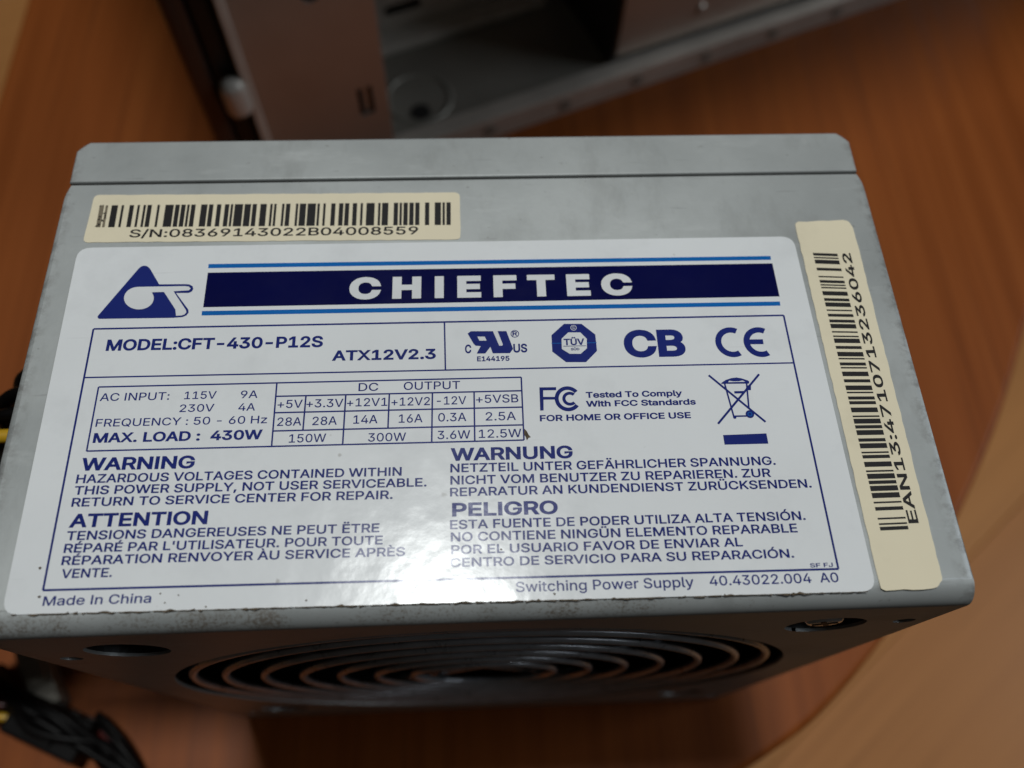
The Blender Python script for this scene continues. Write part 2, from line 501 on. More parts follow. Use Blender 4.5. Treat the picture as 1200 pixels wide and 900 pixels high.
EMB_CIRC = [(-51.62, 52.37), (-51.61, 51.95), (-51.68, 51.56), (-51.85, 51.2), (-52.1, 50.89), (-52.42, 50.63), (-52.8, 50.45), (-53.22, 50.34), (-53.67, 50.31), (-54.14, 50.36), (-54.6, 50.49), (-55.04, 50.7), (-55.43, 50.97), (-55.78, 51.29), (-56.05, 51.66), (-56.25, 52.06), (-56.36, 52.48), (-56.38, 52.89), (-56.3, 53.29), (-56.14, 53.65), (-55.9, 53.97), (-55.58, 54.23), (-55.2, 54.42), (-54.77, 54.53), (-54.31, 54.56), (-53.84, 54.51), (-53.37, 54.38), (-52.93, 54.17), (-52.53, 53.89), (-52.19, 53.56), (-51.92, 53.19), (-51.72, 52.78)]
RU = [(-1.17, 44.59), (-0.66, 45.0), (5.04, 44.88), (6.0, 41.65), (5.45, 40.88), (2.75, 40.92), (2.4, 42.08), (1.56, 40.93), (0.21, 40.94), (0.87, 42.27), (0.08, 42.34), (-0.25, 42.71)]
RU_W = [[(2.87, 44.96), (3.62, 44.94), (4.4, 42.44), (4.26, 42.24), (3.81, 42.25)], [(0.36, 43.98), (1.55, 43.95), (1.84, 43.22), (0.71, 43.23)]]
OCT = [(14.38, 45.98), (17.21, 45.91), (19.29, 43.89), (19.32, 40.93), (17.41, 38.97), (14.26, 39.05), (12.19, 40.98), (12.23, 43.94)]
OCT_W = [(14.96, 44.37), (16.91, 44.32), (17.85, 43.15), (17.74, 41.43), (16.67, 40.46), (14.93, 40.51), (13.74, 41.4), (13.81, 43.25)]
OCT_LINES = [[(12.15, 42.47), (13.76, 42.45)], [(17.79, 42.4), (19.39, 42.41)], [(14.0, 41.88), (17.64, 41.87)]]
REG = [(6.38, 44.35), (7.02, 44.33)]; TUVS = [(15.87, 45.21), (16.38, 45.19)]
CE_C = [(40.93, 41.99), (38.46, 42.05), (41.33, 44.62)]; CE_E = [(45.49, 41.87), (43.02, 41.94), (45.93, 44.51)]; CE_BAR = [(43.61, 42.0), (46.15, 41.94)]
FCC_F = [[(9.8, 34.78), (12.42, 34.74), (12.38, 34.22), (10.37, 34.25), (10.31, 33.14), (12.27, 33.08), (12.24, 32.63), (10.33, 32.66), (10.25, 30.86), (9.72, 30.83)]]; FCC_C= [(14.1, 32.67), (16.04, 32.62)]; FCC_D = [(14.36, 32.71), (15.44, 32.68)]
BIN = [[(36.57, 36.15), (44.24, 27.97)], [(44.6, 36.12), (36.85, 27.87)], [(38.88, 34.64), (39.49, 28.75)], [(39.46, 29.05), (41.49, 29.04)], [(42.36, 34.63), (42.03, 30.35)]]
BIN_LID = [(38.33, 34.6), (38.44, 34.81), (39.17, 35.26), (40.05, 35.55), (40.89, 35.64), (41.7, 35.47), (42.63, 35.08), (42.84, 34.84), (42.71, 34.53)]
BIN_LIDW = [[(39.48, 34.85), (39.65, 35.1), (40.29, 34.98), (41.12, 34.96), (41.8, 35.08), (42.18, 34.85)]]
BIN_BAR = [(40.19, 33.28), (41.68, 33.28), (41.58, 32.88), (40.17, 32.89)]; BIN_BOX= [(42.49, 34.23), (42.99, 34.22), (42.85, 33.39), (42.28, 33.4)]; WHEEL= [(42.02, 29.33), (42.67, 29.31)]; FOOT= [(39.59, 28.87), (39.83, 28.86)]
BINRECT = [(37.34, 26.0), (44.04, 26.08), (44.06, 24.4), (37.35, 24.43)]
SNBAR = [(-61.28, 71.26), (-3.69, 70.58), (-3.72, 65.81), (-61.63, 66.48)]; SNLEFT = [(-63.22, 70.94), (-61.42, 71.26), (-61.4, 66.83), (-62.9, 66.51)]
EANBAR = [(57.67, 58.77), (61.86, 58.49), (62.35, 10.52), (58.16, 10.47)]
EANTXT = [(64.1, 11.42), (64.09, 58.58), (62.65, 11.72)]
# ---- letter outlines: advance width, then closed outlines, in 1/1000 em
GLYPHS = {
    ' ': (188, ''),
    "'": (206, '78,318 70,509 136,509 128,318'),
    '+': (453, '198,34 198,364 255,364 255,34|61,172 61,226 391,226 391,172'),
    ',': (188, '38,-119 68,71 137,71 84,-119'),
    '-': (453, '337,244 337,188 114,188 114,244'),
    '.': (188, '95,-4 83,-3 73,1 63,9 55,18 51,29 50,41 51,53 55,64 63,73 73,81 83,85 95,87 107,85 118,81 128,73 135,64 140,53 141,41 140,29 135,18 128,9 118,1 107,-3'),
    '/': (249, '235,533 71,-76 14,-76 178,533'),
    '0': (453, '227,-7 191,-3 158,7 130,24 105,48 85,77 69,113 57,155 50,202 48,254 50,306 57,353 69,395 85,431 106,461 130,484 159,502 191,512 227,516 262,512 295,502 323,484 348,461 368,431 384,395 396,353 403,306 405,254 403,202 396,155 384,113 368,77 348,48 323,24 295,7 263,-3|227,50 250,52 271,60 290,74 306,92 320,116 330,144 338,176 342,213 344,254 342,295 338,332 330,365 320,393 306,416 290,435 271,449 250,457 227,460 203,457 182,449 163,435 147,416 134,393 123,365 115,332 111,295 109,254 111,213 115,176 123,144 134,116 147,92 163,74 182,60 203,52'),
    '1': (453, '76,0 76,55 391,55 391,0|276,509 276,0 212,0 212,448 209,448 86,358 86,427 198,509'),
    '2': (453, '64,0 64,47 234,229 282,282 311,327 320,371 319,389 315,405 308,419 298,431 287,441 273,449 224,460 205,458 188,454 172,447 159,438 148,427 139,413 132,398 128,381 127,362 66,362 68,391 75,418 86,442 102,464 121,482 143,496 168,507 196,513 225,516 254,513 281,507 306,497 328,482 346,465 361,445 372,423 379,398 381,372 371,318 336,259 267,180 153,60 153,57 389,57 389,0'),
    '3': (453, '218,-7 188,-5 159,1 133,10 108,22 88,38 70,57 57,79 48,104 44,132 109,132 112,115 118,100 126,87 137,76 150,66 165,59 219,50 275,61 291,69 304,80 315,93 323,108 328,125 329,145 328,163 323,180 316,196 306,211 292,223 275,234 254,241 229,246 201,248 157,248 157,299 288,448 288,452 70,452 70,509 372,509 372,461 211,278 211,289 247,290 279,286 308,276 333,262 354,244 371,222 383,198 391,173 393,145 390,116 383,90 370,66 354,45 333,27 309,12 281,2 251,-5'),
    '4': (453, '40,105 40,158 247,509 311,509 109,166 109,163 413,163 413,105|282,0 282,121 282,146 282,318 343,318 343,0'),
    '5': (453, '221,-7 192,-5 165,1 140,11 118,25 99,41 83,60 71,82 63,105 60,130 122,130 125,115 130,102 138,89 173,60 221,50 241,51 259,56 276,64 291,75 304,89 314,104 322,122 326,141 328,162 326,183 321,203 314,221 303,237 290,251 275,262 257,270 238,275 218,277 167,268 128,246 67,253 96,509 366,509 366,452 151,452 134,301 136,301 178,325 229,334 252,332 274,328 294,321 313,311 330,299 345,285 358,269 370,251 379,231 386,210 390,187 391,163 388,132 381,102 369,76 352,52 332,32 309,15 282,3 253,-4'),
    '6': (453, '226,-7 196,-4 168,3 142,15 119,31 100,51 84,74 73,101 66,130 64,162 65,187 71,212 80,239 137,340 252,509 322,509 151,261 145,261 165,288 196,307 235,314 265,312 291,305 316,295 337,280 355,262 370,240 380,215 387,187 389,157 387,127 379,98 368,73 352,50 333,30 310,14 284,3 257,-4|226,48 245,50 263,55 279,63 293,73 304,86 314,101 322,119 326,137 327,157 326,178 322,196 314,213 304,228 293,241 279,251 263,259 245,264 226,265 207,264 190,259 174,252 160,241 148,229 138,214 131,197 126,179 125,158 126,138 131,119 138,102 148,86 160,73 174,63 190,55 207,50'),
    '7': (453, '97,0 323,448 323,452 62,452 62,509 391,509 391,449 165,0'),
    '8': (453, '226,-7 193,-5 163,1 136,11 111,25 91,42 74,62 62,84 54,109 52,135 53,156 58,176 65,195 75,212 87,228 101,241 117,252 134,260 153,265 153,267 129,276 109,289 93,308 80,330 73,354 70,380 73,405 79,429 90,450 106,469 124,485 146,498 170,508 197,514 226,516 255,514 282,508 306,498 328,485 346,469 361,450 373,429 379,405 382,380 379,354 372,330 359,308 343,289 323,276 300,267 300,265 319,260 335,252 351,241 365,228 377,212 387,195 395,176 399,156 401,135 398,109 391,84 378,62 362,42 341,25 317,11 289,1 259,-5|226,49 248,50 267,54 285,60 300,69 313,79 323,91 331,106 335,121 337,139 335,157 330,173 322,189 312,202 298,213 283,223 265,230 247,234 226,235 206,234 187,230 169,223 154,213 140,202 130,189 122,173 117,157 115,139 117,121 121,106 129,91 139,79 152,69 167,60 185,54 205,50|226,290 274,300 287,308 298,318 307,330 314,344 318,359 319,376 318,392 314,407 308,420 299,432 288,442 275,449 226,460 177,449 164,442 153,432 145,420 138,407 134,392 133,376 134,359 138,344 145,330 154,318 165,308 178,300'),
    '9': (453, '226,516 256,513 285,506 310,494 333,478 352,458 368,434 380,408 387,378 389,347 387,322 382,296 373,270 315,168 200,0 130,0 301,248 307,248 287,221 257,202 218,195 188,197 161,203 137,214 116,229 98,247 83,269 72,294 66,321 64,352 66,382 73,411 85,436 101,459 120,479 143,494 168,506 196,513|226,460 207,459 190,454 174,446 160,435 148,423 138,407 131,390 127,372 125,352 127,331 131,313 138,295 148,280 160,268 174,257 190,250 207,245 226,243 245,245 263,249 279,257 293,267 305,280 314,295 322,312 326,330 327,350 326,371 322,390 314,407 305,422 293,435 279,446 263,454 245,459'),
    ':': (188, '95,-4 83,-3 73,1 63,9 55,18 51,29 50,41 51,53 55,64 63,73 73,81 83,85 95,87 107,85 118,81 128,73 135,64 140,53 141,41 140,29 135,18 128,9 118,1 107,-3|95,271 83,272 73,277 63,284 55,294 51,304 50,316 51,328 55,339 63,349 73,356 83,360 95,362 107,360 118,356 128,349 135,339 140,328 141,316 140,304 135,294 128,284 118,277 107,272'),
    'A': (480, '16,0 201,509 276,509 463,0 395,0 287,302 264,372 232,478 245,478 213,371 191,302 85,0|110,142 110,199 370,199 370,142'),
    'B': (456, '60,0 60,509 241,509 274,507 304,501 329,491 350,477 367,461 381,442 390,421 396,398 398,374 397,353 393,336 387,320 356,286 315,267 315,262 331,260 347,254 363,245 378,234 391,220 402,203 411,184 416,161 418,136 416,111 410,88 400,67 386,48 368,31 344,18 317,8 284,2 247,0|125,57 245,57 281,60 309,67 330,80 344,96 353,115 355,137 354,153 350,169 342,184 333,197 320,209 306,218 289,225 269,229 248,231 125,231|125,285 238,285 288,296 302,304 314,314 323,326 330,340 335,355 336,372 333,393 326,412 313,429 294,442 270,449 240,452 125,452'),
    'C': (510, '267,-7 225,-3 186,7 150,25 119,49 92,79 70,115 53,157 44,203 40,254 44,305 53,352 70,393 92,429 119,459 150,484 186,501 225,512 267,516 340,504 362,496 383,485 402,471 419,456 435,438 448,418 459,397 467,373 473,348 408,348 389,395 357,428 315,449 267,456 237,453 209,445 184,432 161,414 141,391 125,364 113,332 106,295 103,254 106,213 113,177 125,145 141,117 161,94 184,76 210,63 237,56 267,53 315,60 357,81 389,114 408,160 473,160 467,135 459,112 448,91 435,71 420,53 402,38 383,24 363,13 341,5 317,-2 293,-6'),
    'D': (502, '219,0 96,0 96,57 215,57 254,60 288,68 318,81 343,99 363,122 379,149 390,181 397,216 399,255 397,294 390,329 379,361 364,388 344,410 320,428 291,441 258,449 221,452 93,452 93,509 225,509 273,505 315,495 353,478 385,455 412,426 433,391 449,351 458,306 462,255 458,205 449,159 433,119 411,83 384,54 351,31 312,14 268,3|125,509 125,0 60,0 60,509'),
    'E': (419, '60,0 60,509 372,509 372,452 125,452 125,286 355,286 355,229 125,229 125,57 375,57 375,0'),
    'F': (410, '60,0 60,509 369,509 369,452 125,452 125,278 346,278 346,221 125,221 125,0'),
    'G': (520, '269,-7 225,-3 185,7 149,25 118,49 91,79 69,116 53,157 43,203 40,254 43,305 53,352 69,393 91,429 117,459 149,484 184,501 223,512 265,516 291,514 316,510 340,504 363,494 384,483 403,469 421,453 436,436 449,416 460,395 468,373 474,349 408,349 387,393 356,427 315,448 265,456 236,453 209,445 183,432 160,414 141,392 125,364 113,332 106,295 103,254 106,213 113,177 125,145 141,117 161,95 184,76 210,63 238,56 269,53 296,55 322,61 345,71 365,85 382,102 396,123 407,147 413,173 415,202 434,199 283,199 283,256 478,256 478,200 475,160 466,124 451,91 431,62 406,38 377,19 344,5 308,-4'),
    'H': (517, '60,0 60,509 125,509 125,289 392,289 392,509 457,509 457,0 392,0 392,232 125,232 125,0'),
    'I': (190, '63,0 63,509 127,509 127,0'),
    'J': (396, '185,-7 143,-2 106,11 75,33 52,63 38,100 33,145 33,173 98,173 98,145 100,117 108,93 122,74 139,61 160,53 185,50 209,53 230,61 248,74 261,93 269,117 272,145 272,509 336,509 336,145 332,100 318,63 294,33 263,11 227,-2'),
    'K': (467, '104,145 104,216 139,261 174,303 212,344 364,509 448,509 231,276 228,276|60,0 60,509 125,509 125,334 124,225 125,193 125,0|372,0 188,259 228,309 449,0'),
    'L': (393, '60,0 60,509 125,509 125,57 361,57 361,0'),
    'M': (628, '60,0 60,509 152,509 277,187 287,159 299,123 311,84 322,49 307,49 318,83 330,121 342,158 352,187 476,509 568,509 568,0 504,0 504,291 504,327 505,369 506,413 507,457 513,457 498,409 482,363 467,322 456,291 342,0 286,0 170,291 159,321 145,361 129,408 112,457 119,457 120,416 121,372 122,328 122,291 122,0'),
    'N': (523, '60,0 60,509 136,509 343,183 363,151 388,107 414,55 405,54 401,108 399,157 399,195 399,509 463,509 463,0 387,0 202,290 177,331 148,381 108,452 119,454 122,384 124,328 125,291 125,0'),
    'O': (533, '267,-7 225,-3 186,7 150,25 119,49 92,79 70,115 53,157 44,203 40,254 44,305 53,352 70,393 92,429 119,459 150,484 186,501 225,512 267,516 309,512 348,501 384,484 415,459 442,429 464,393 480,352 490,305 493,254 490,203 480,157 464,115 442,79 415,49 384,25 348,7 309,-3|267,53 296,55 324,63 349,76 372,94 392,116 408,144 420,176 428,213 430,254 428,295 420,332 408,365 392,392 372,415 349,433 324,446 296,453 267,456 237,453 210,445 184,433 161,415 142,392 125,364 113,332 106,295 103,254 106,213 113,176 125,144 142,117 161,94 184,76 210,63 237,55'),
    'P': (445, '60,0 60,509 235,509 272,506 305,499 332,487 356,471 375,452 390,430 400,404 407,377 409,348 407,318 400,291 390,265 375,243 356,223 332,207 305,195 272,188 235,186 109,186 109,242 233,242 257,244 279,248 297,256 312,266 324,279 333,294 339,310 343,328 344,348 343,367 339,385 333,402 324,416 312,428 297,439 279,446 257,451 232,452 125,452 125,0'),
    'Q': (533, '245,159 313,159 369,85 384,65 468,-48 401,-48 346,27 331,46|267,-7 225,-3 186,7 150,25 119,49 92,79 70,115 53,157 44,203 40,254 44,305 53,352 70,393 92,429 119,459 150,484 186,501 225,512 267,516 309,512 348,501 384,484 415,459 442,429 464,393 480,352 490,305 493,254 490,203 480,157 464,115 442,79 415,49 384,25 348,7 309,-3|267,53 296,55 324,63 349,76 372,94 392,116 408,144 420,176 428,213 430,254 428,295 420,332 408,365 392,392 372,415 349,433 324,446 296,453 267,456 237,453 210,445 184,433 161,415 142,392 125,364 113,332 106,295 103,254 106,213 113,176 125,144 142,117 161,94 184,76 210,63 237,55'),
    'R': (449, '60,0 60,509 236,509 273,506 305,500 333,489 356,473 376,455 390,433 401,408 407,381 409,352 407,323 401,296 390,271 376,250 356,232 333,217 305,206 273,200 236,198 96,198 96,255 234,255 258,256 280,260 298,267 313,276 325,287 334,300 340,316 344,333 345,352 344,371 340,389 334,405 325,419 313,430 298,440 279,446 258,451 233,452 125,452 125,0|353,0 230,229 303,229 428,0'),
    'S': (447, '224,-9 188,-7 156,-1 128,9 102,23 81,40 64,60 51,83 42,109 38,137 104,137 108,118 114,102 123,88 136,76 150,66 166,59 224,49 246,50 267,54 286,60 303,69 317,79 329,92 338,106 344,122 346,139 344,154 340,168 332,179 296,205 245,222 184,239 145,253 112,269 86,289 67,313 56,341 52,372 54,400 62,425 75,448 92,468 113,484 138,498 165,508 195,514 227,516 259,514 289,508 316,498 340,484 360,468 377,449 390,427 398,403 401,378 337,378 332,402 320,421 302,437 280,449 254,456 225,459 204,457 185,454 167,448 152,440 139,430 129,418 121,405 117,391 115,376 117,359 122,345 131,334 169,308 212,293 264,279 312,264 359,238 395,198 402,180 407,161 408,139 406,112 399,87 386,64 370,43 349,25 323,11 294,0 261,-7'),
    'T': (449, '32,452 32,509 417,509 417,452 257,452 257,0 193,0 193,452'),
    'U': (517, '259,-8 220,-6 186,2 154,15 126,33 103,55 85,80 71,108 63,140 60,173 60,509 124,509 124,178 126,155 132,133 141,113 153,95 169,80 187,68 208,59 232,53 259,52 285,53 309,59 331,68 349,80 364,95 377,113 385,133 391,155 393,178 393,509 457,509 457,173 454,140 446,108 433,80 414,55 391,33 363,15 332,2 297,-6'),
    'V': (480, '204,0 16,509 84,509 192,206 215,137 248,31 235,31 267,138 290,206 395,509 463,509 278,0'),
    'W': (686, '155,0 16,509 82,509 163,196 175,145 187,94 197,40 189,40 200,94 211,145 224,196 306,509 380,509 462,196 474,145 486,94 497,40 488,40 499,94 510,145 523,196 603,509 670,509 530,0 455,0 368,323 351,391 336,475 350,475 335,395 318,323 230,0'),
    'X': (474, '18,0 217,284 217,236 29,509 104,509 178,400 204,361 223,329 243,292 232,292 252,329 272,361 298,400 374,509 446,509 259,239 259,287 456,0 382,0 292,129 268,165 250,195 230,231 244,231 225,196 206,166 182,129 91,0'),
    'Y': (472, '203,0 203,208 16,509 91,509 192,344 222,292 250,230 224,230 251,293 280,344 381,509 455,509 268,208 268,0'),
    'Z': (438, '42,0 42,46 273,385 306,431 341,476 348,454 285,452 223,452 40,452 40,509 397,509 397,462 169,129 134,81 97,33 90,54 152,57 214,57 399,57 399,0'),
    'a': (389, '160,-9 137,-7 115,-3 94,5 76,15 60,29 48,45 38,63 32,84 30,108 32,128 36,146 43,161 53,174 64,184 78,193 125,211 178,220 234,227 265,235 271,240 274,246 276,255 276,257 267,297 240,322 196,331 149,322 118,301 100,274 41,291 51,313 64,331 79,346 95,358 114,368 133,375 194,384 239,379 286,360 300,350 312,336 322,320 330,301 335,278 337,251 337,0 277,0 277,52 272,52 252,25 215,1|170,45 192,47 211,51 228,59 242,68 254,80 263,93 270,108 274,122 276,138 276,190 259,182 231,176 200,171 175,168 134,159 103,139 97,130 93,118 92,105 102,72 130,52'),
    'c': (396, '207,-8 174,-5 144,3 117,16 93,35 72,58 56,85 44,116 37,150 34,187 37,225 44,260 56,291 72,318 93,341 117,360 144,374 174,382 207,384 260,377 305,356 340,322 362,277 303,262 290,289 270,311 242,325 207,330 184,328 163,321 145,310 130,296 118,278 108,258 102,236 98,212 96,187 98,163 102,139 108,117 118,97 130,80 145,66 163,55 184,49 207,46 243,52 271,66 292,89 304,117 363,102 341,56 306,21 261,-1'),
    'd': (424, '195,-8 165,-6 137,3 111,16 89,34 70,57 55,84 43,116 36,151 34,189 36,227 43,261 55,293 70,320 89,342 112,361 137,374 165,382 196,384 218,383 237,379 253,373 287,346 306,319 311,319 311,509 372,509 372,0 313,0 313,59 307,59 287,31 252,4 236,-3 217,-7|205,47 226,49 246,55 263,65 278,78 290,95 299,115 306,138 310,162 312,189 310,216 306,241 300,263 290,282 278,299 263,312 246,322 227,328 205,330 182,328 162,322 145,311 130,298 118,281 108,261 102,239 98,215 96,189 98,163 102,139 109,117 118,97 130,80 145,66 162,55 182,49'),
    'e': (404, '212,-8 177,-5 145,3 117,16 92,35 72,58 56,85 44,116 37,150 34,187 36,224 44,258 55,290 71,317 91,340 115,359 142,373 172,382 205,384 266,374 285,366 303,355 319,341 334,324 347,305 357,282 365,256 370,227 371,194 371,169 75,169 75,221 338,221 310,202 308,226 304,248 298,269 288,286 277,301 263,314 246,323 227,328 205,330 183,328 164,323 146,313 131,301 119,286 109,270 102,251 97,231 96,211 96,178 98,151 102,127 110,106 121,88 135,73 151,61 169,53 190,48 212,46 254,53 285,73 306,105 365,91 358,72 348,55 335,39 320,26 302,14 283,4 261,-3 237,-7'),
    'g': (425, '207,-151 180,-149 156,-146 134,-140 82,-110 51,-69 101,-41 122,-66 154,-88 207,-97 236,-95 261,-87 282,-75 298,-58 308,-34 311,-6 311,68 306,68 287,41 252,16 236,10 217,6 195,5 165,7 138,14 113,27 90,43 71,65 55,90 43,120 36,154 34,191 36,229 43,263 55,293 71,320 90,342 112,361 138,374 166,382 196,384 218,383 237,379 253,373 288,346 308,319 313,319 313,379 372,379 372,-9 370,-40 363,-67 350,-90 334,-109 314,-124 291,-136 265,-144 237,-149|205,59 227,61 246,66 264,75 278,87 290,103 300,121 307,142 311,166 312,193 311,219 307,242 300,264 291,283 279,299 264,312 247,322 227,328 205,330 182,328 163,322 145,312 130,298 118,282 109,262 102,241 98,218 96,193 98,167 102,144 109,123 118,104 131,88 145,76 163,66 183,61'),
    'h': (410, '114,227 114,0 53,0 53,509 114,509 114,287 102,287 116,319 132,344 152,362 175,374 200,382 227,384 252,383 275,377 295,369 313,356 328,340 341,321 350,298 355,271 357,240 357,0 296,0 296,235 293,263 286,286 273,304 256,318 235,326 210,329 192,328 176,324 161,317 147,308 136,297 126,283 119,266 115,248'),
    'i': (167, '53,0 53,379 114,379 114,0|84,443 73,444 63,448 54,455 47,463 43,472 41,483 43,494 47,504 54,512 63,518 73,522 84,524 95,522 105,518 114,512 121,504 125,494 126,483 125,472 121,463 114,455 105,448 95,444'),
    'l': (189, '139,-2 112,0 91,8 74,20 62,37 55,59 53,84 53,509 114,509 114,99 120,62 126,57 135,53 146,52 160,53 170,54 181,3 162,-1'),
    'm': (610, '53,0 53,379 112,379 112,295 108,295 114,314 122,331 132,346 172,376 219,386 245,383 268,375 287,361 303,342 314,320 321,295 312,295 318,312 326,329 337,343 381,375 437,386 458,385 478,380 497,372 514,361 529,346 541,328 550,307 555,283 557,255 557,0 496,0 496,254 493,279 485,298 473,313 456,323 438,329 419,330 402,329 387,326 374,320 345,290 335,247 335,0 274,0 274,260 272,280 265,297 253,311 238,322 220,328 199,330 158,320 145,312 135,302 126,289 119,274 115,257 114,238 114,0'),
    'n': (410, '114,227 114,0 53,0 53,379 112,379 112,287 102,287 116,319 132,344 152,362 175,374 200,382 227,384 252,383 275,377 295,369 313,356 328,340 341,321 350,298 355,271 357,240 357,0 296,0 296,235 293,263 286,286 273,304 256,318 235,326 210,329 192,328 176,324 161,317 147,308 136,297 126,283 119,266 115,248'),
    'o': (415, '207,-8 174,-5 144,3 117,16 93,35 72,58 56,85 44,116 37,150 34,187 37,225 44,260 56,291 72,318 93,341 117,360 144,374 174,382 207,384 241,382 271,374 299,360 323,341 343,318 359,291 371,260 379,225 381,187 379,150 371,116 359,85 343,58 323,35 299,16 271,3 241,-5|207,46 231,49 252,55 270,66 285,80 298,97 307,117 314,139 318,163 319,187 318,212 314,236 307,258 298,278 285,296 270,310 252,321 231,328 207,330 184,328 163,321 145,310 130,296 118,278 108,258 102,236 98,212 96,187 98,163 102,139 108,117 118,97 130,80 145,66 163,55 184,49'),
    'p': (424, '53,-143 53,379 112,379 112,319 118,319 137,346 171,373 188,379 207,383 229,384 259,382 287,374 313,361 335,342 354,320 370,293 381,261 388,227 390,189 388,151 381,116 370,84 355,57 336,34 313,16 288,3 260,-6 229,-8 208,-7 189,-3 173,4 138,31 118,59 114,59 114,-143|220,47 242,49 262,55 279,66 294,80 306,97 316,117 323,139 327,163 328,189 327,215 323,239 316,261 307,281 295,298 280,311 262,322 243,328 220,330 198,328 178,322 161,312 147,299 134,282 125,263 118,241 114,216 113,189 114,162 118,138 125,115 135,95 147,78 162,65 179,55 198,49'),
    'r': (259, '53,0 53,379 112,379 112,321 115,321 124,339 137,354 152,367 171,377 191,383 213,385 229,384 243,384 243,322 230,324 207,326 190,324 174,321 159,315 146,306 135,296 126,284 119,269 115,254 114,237 114,0'),
    's': (365, '182,-8 157,-7 133,-3 112,3 93,12 76,24 62,38 50,54 41,73 36,94 94,107 101,87 111,72 124,60 141,52 160,47 181,45 206,47 227,53 244,62 258,74 265,88 268,103 266,115 262,126 254,136 243,144 229,150 212,155 149,170 118,180 92,192 72,208 58,227 50,249 47,274 49,295 55,314 65,332 79,347 95,360 115,370 137,378 161,383 187,384 212,383 234,379 254,372 271,363 286,352 299,339 324,290 268,277 262,291 254,304 243,316 228,325 210,331 187,333 166,331 147,326 131,317 119,305 111,292 109,277 110,264 115,253 124,243 172,223 229,209 261,200 287,187 306,171 320,153 328,131 331,107 329,85 323,65 312,47 298,31 281,18 260,6 236,-2 210,-7'),
    't': (227, '204,379 204,327 6,327 6,379|65,471 126,471 126,98 127,83 130,70 136,61 144,55 156,51 170,50 185,51 202,54 213,2 192,-3 168,-4 138,-1 113,7 92,21 77,41 68,64 65,93'),
    'u': (410, '182,-5 158,-3 135,2 115,11 97,23 82,39 69,59 60,82 54,109 53,139 53,379 114,379 114,144 116,117 124,94 137,75 154,61 175,53 200,50 218,51 234,55 249,62 263,71 274,83 283,97 290,113 295,132 296,153 296,379 357,379 357,0 298,0 298,92 307,92 294,60 277,35 257,17 234,5 209,-3'),
    'w': (567, '138,0 23,379 87,379 133,214 154,137 175,41 165,41 186,135 206,214 252,379 316,379 362,214 382,136 402,41 391,41 413,135 434,214 480,379 545,379 429,0 368,0 319,172 305,225 291,280 277,338 291,338 277,280 263,225 248,172 199,0'),
    'y': (389, '47,-139 61,-86 71,-87 104,-89 130,-74 151,-36 163,-1 17,379 84,379 165,155 187,87 206,21 184,21 202,87 224,155 305,379 371,379 204,-58 177,-107 139,-136 91,-145 65,-143'),
    'z': (380, '42,0 42,46 254,320 254,323 48,323 48,379 333,379 333,331 126,60 126,56 339,56 339,0'),
    'À': (480, '16,0 201,509 276,509 463,0 395,0 287,302 264,372 232,478 245,478 213,371 191,302 85,0|110,142 110,199 370,199 370,142|216,558 150,659 218,659 266,558'),
    'Ä': (480, '16,0 201,509 276,509 463,0 395,0 287,302 264,372 232,478 245,478 213,371 191,302 85,0|110,142 110,199 370,199 370,142|312,572 301,574 292,577 283,584 276,592 272,602 271,612 272,623 276,633 283,641 292,648 301,651 312,653 322,651 332,648 340,641 347,633 351,623 352,612 351,602 347,592 340,584 332,577 322,574|168,572 157,574 148,577 139,584 133,592 129,602 127,612 129,623 133,633 139,641 148,648 157,651 168,653 179,651 188,648 196,641 203,633 207,623 208,612 207,602 203,592 196,584 188,577 179,574'),
    'È': (419, '60,0 60,509 372,509 372,452 125,452 125,286 355,286 355,229 125,229 125,57 375,57 375,0|194,558 128,659 196,659 244,558'),
    'É': (419, '60,0 60,509 372,509 372,452 125,452 125,286 355,286 355,229 125,229 125,57 375,57 375,0|191,558 239,659 307,659 241,558'),
    'Ë': (419, '60,0 60,509 372,509 372,452 125,452 125,286 355,286 355,229 125,229 125,57 375,57 375,0|290,572 279,574 270,577 261,584 255,592 251,602 249,612 251,623 255,633 261,641 270,648 279,651 290,653 300,651 310,648 318,641 325,633 329,623 330,612 329,602 325,592 318,584 310,577 300,574|146,572 136,574 126,577 117,584 111,592 107,602 105,612 107,623 111,633 117,641 126,648 136,651 146,653 157,651 166,648 175,641 181,633 185,623 186,612 185,602 181,592 175,584 166,577 157,574'),
    'Ó': (533, '267,-7 225,-3 186,7 150,25 119,49 92,79 70,115 53,157 44,203 40,254 44,305 53,352 70,393 92,429 119,459 150,484 186,501 225,512 267,516 309,512 348,501 384,484 415,459 442,429 464,393 480,352 490,305 493,254 490,203 480,157 464,115 442,79 415,49 384,25 348,7 309,-3|267,53 296,55 324,63 349,76 372,94 392,116 408,144 420,176 428,213 430,254 428,295 420,332 408,365 392,392 372,415 349,433 324,446 296,453 267,456 237,453 210,445 184,433 161,415 142,392 125,364 113,332 106,295 103,254 106,213 113,176 125,144 142,117 161,94 184,76 210,63 237,55|240,558 288,659 356,659 290,558'),
    'Ü': (517, '259,-8 220,-6 186,2 154,15 126,33 103,55 85,80 71,108 63,140 60,173 60,509 124,509 124,178 126,155 132,133 141,113 153,95 169,80 187,68 208,59 232,53 259,52 285,53 309,59 331,68 349,80 364,95 377,113 385,133 391,155 393,178 393,509 457,509 457,173 454,140 446,108 433,80 414,55 391,33 363,15 332,2 297,-6|331,572 320,574 311,577 302,584 296,592 292,602 290,612 292,623 296,633 302,641 311,648 320,651 331,653 341,651 351,648 359,641 366,633 370,623 371,612 370,602 366,592 359,584 351,577 341,574|187,572 176,574 167,577 158,584 152,592 148,602 146,612 148,623 152,633 158,641 167,648 176,651 187,653 198,651 207,648 216,641 222,633 226,623 227,612 226,602 222,592 216,584 207,577 198,574'),
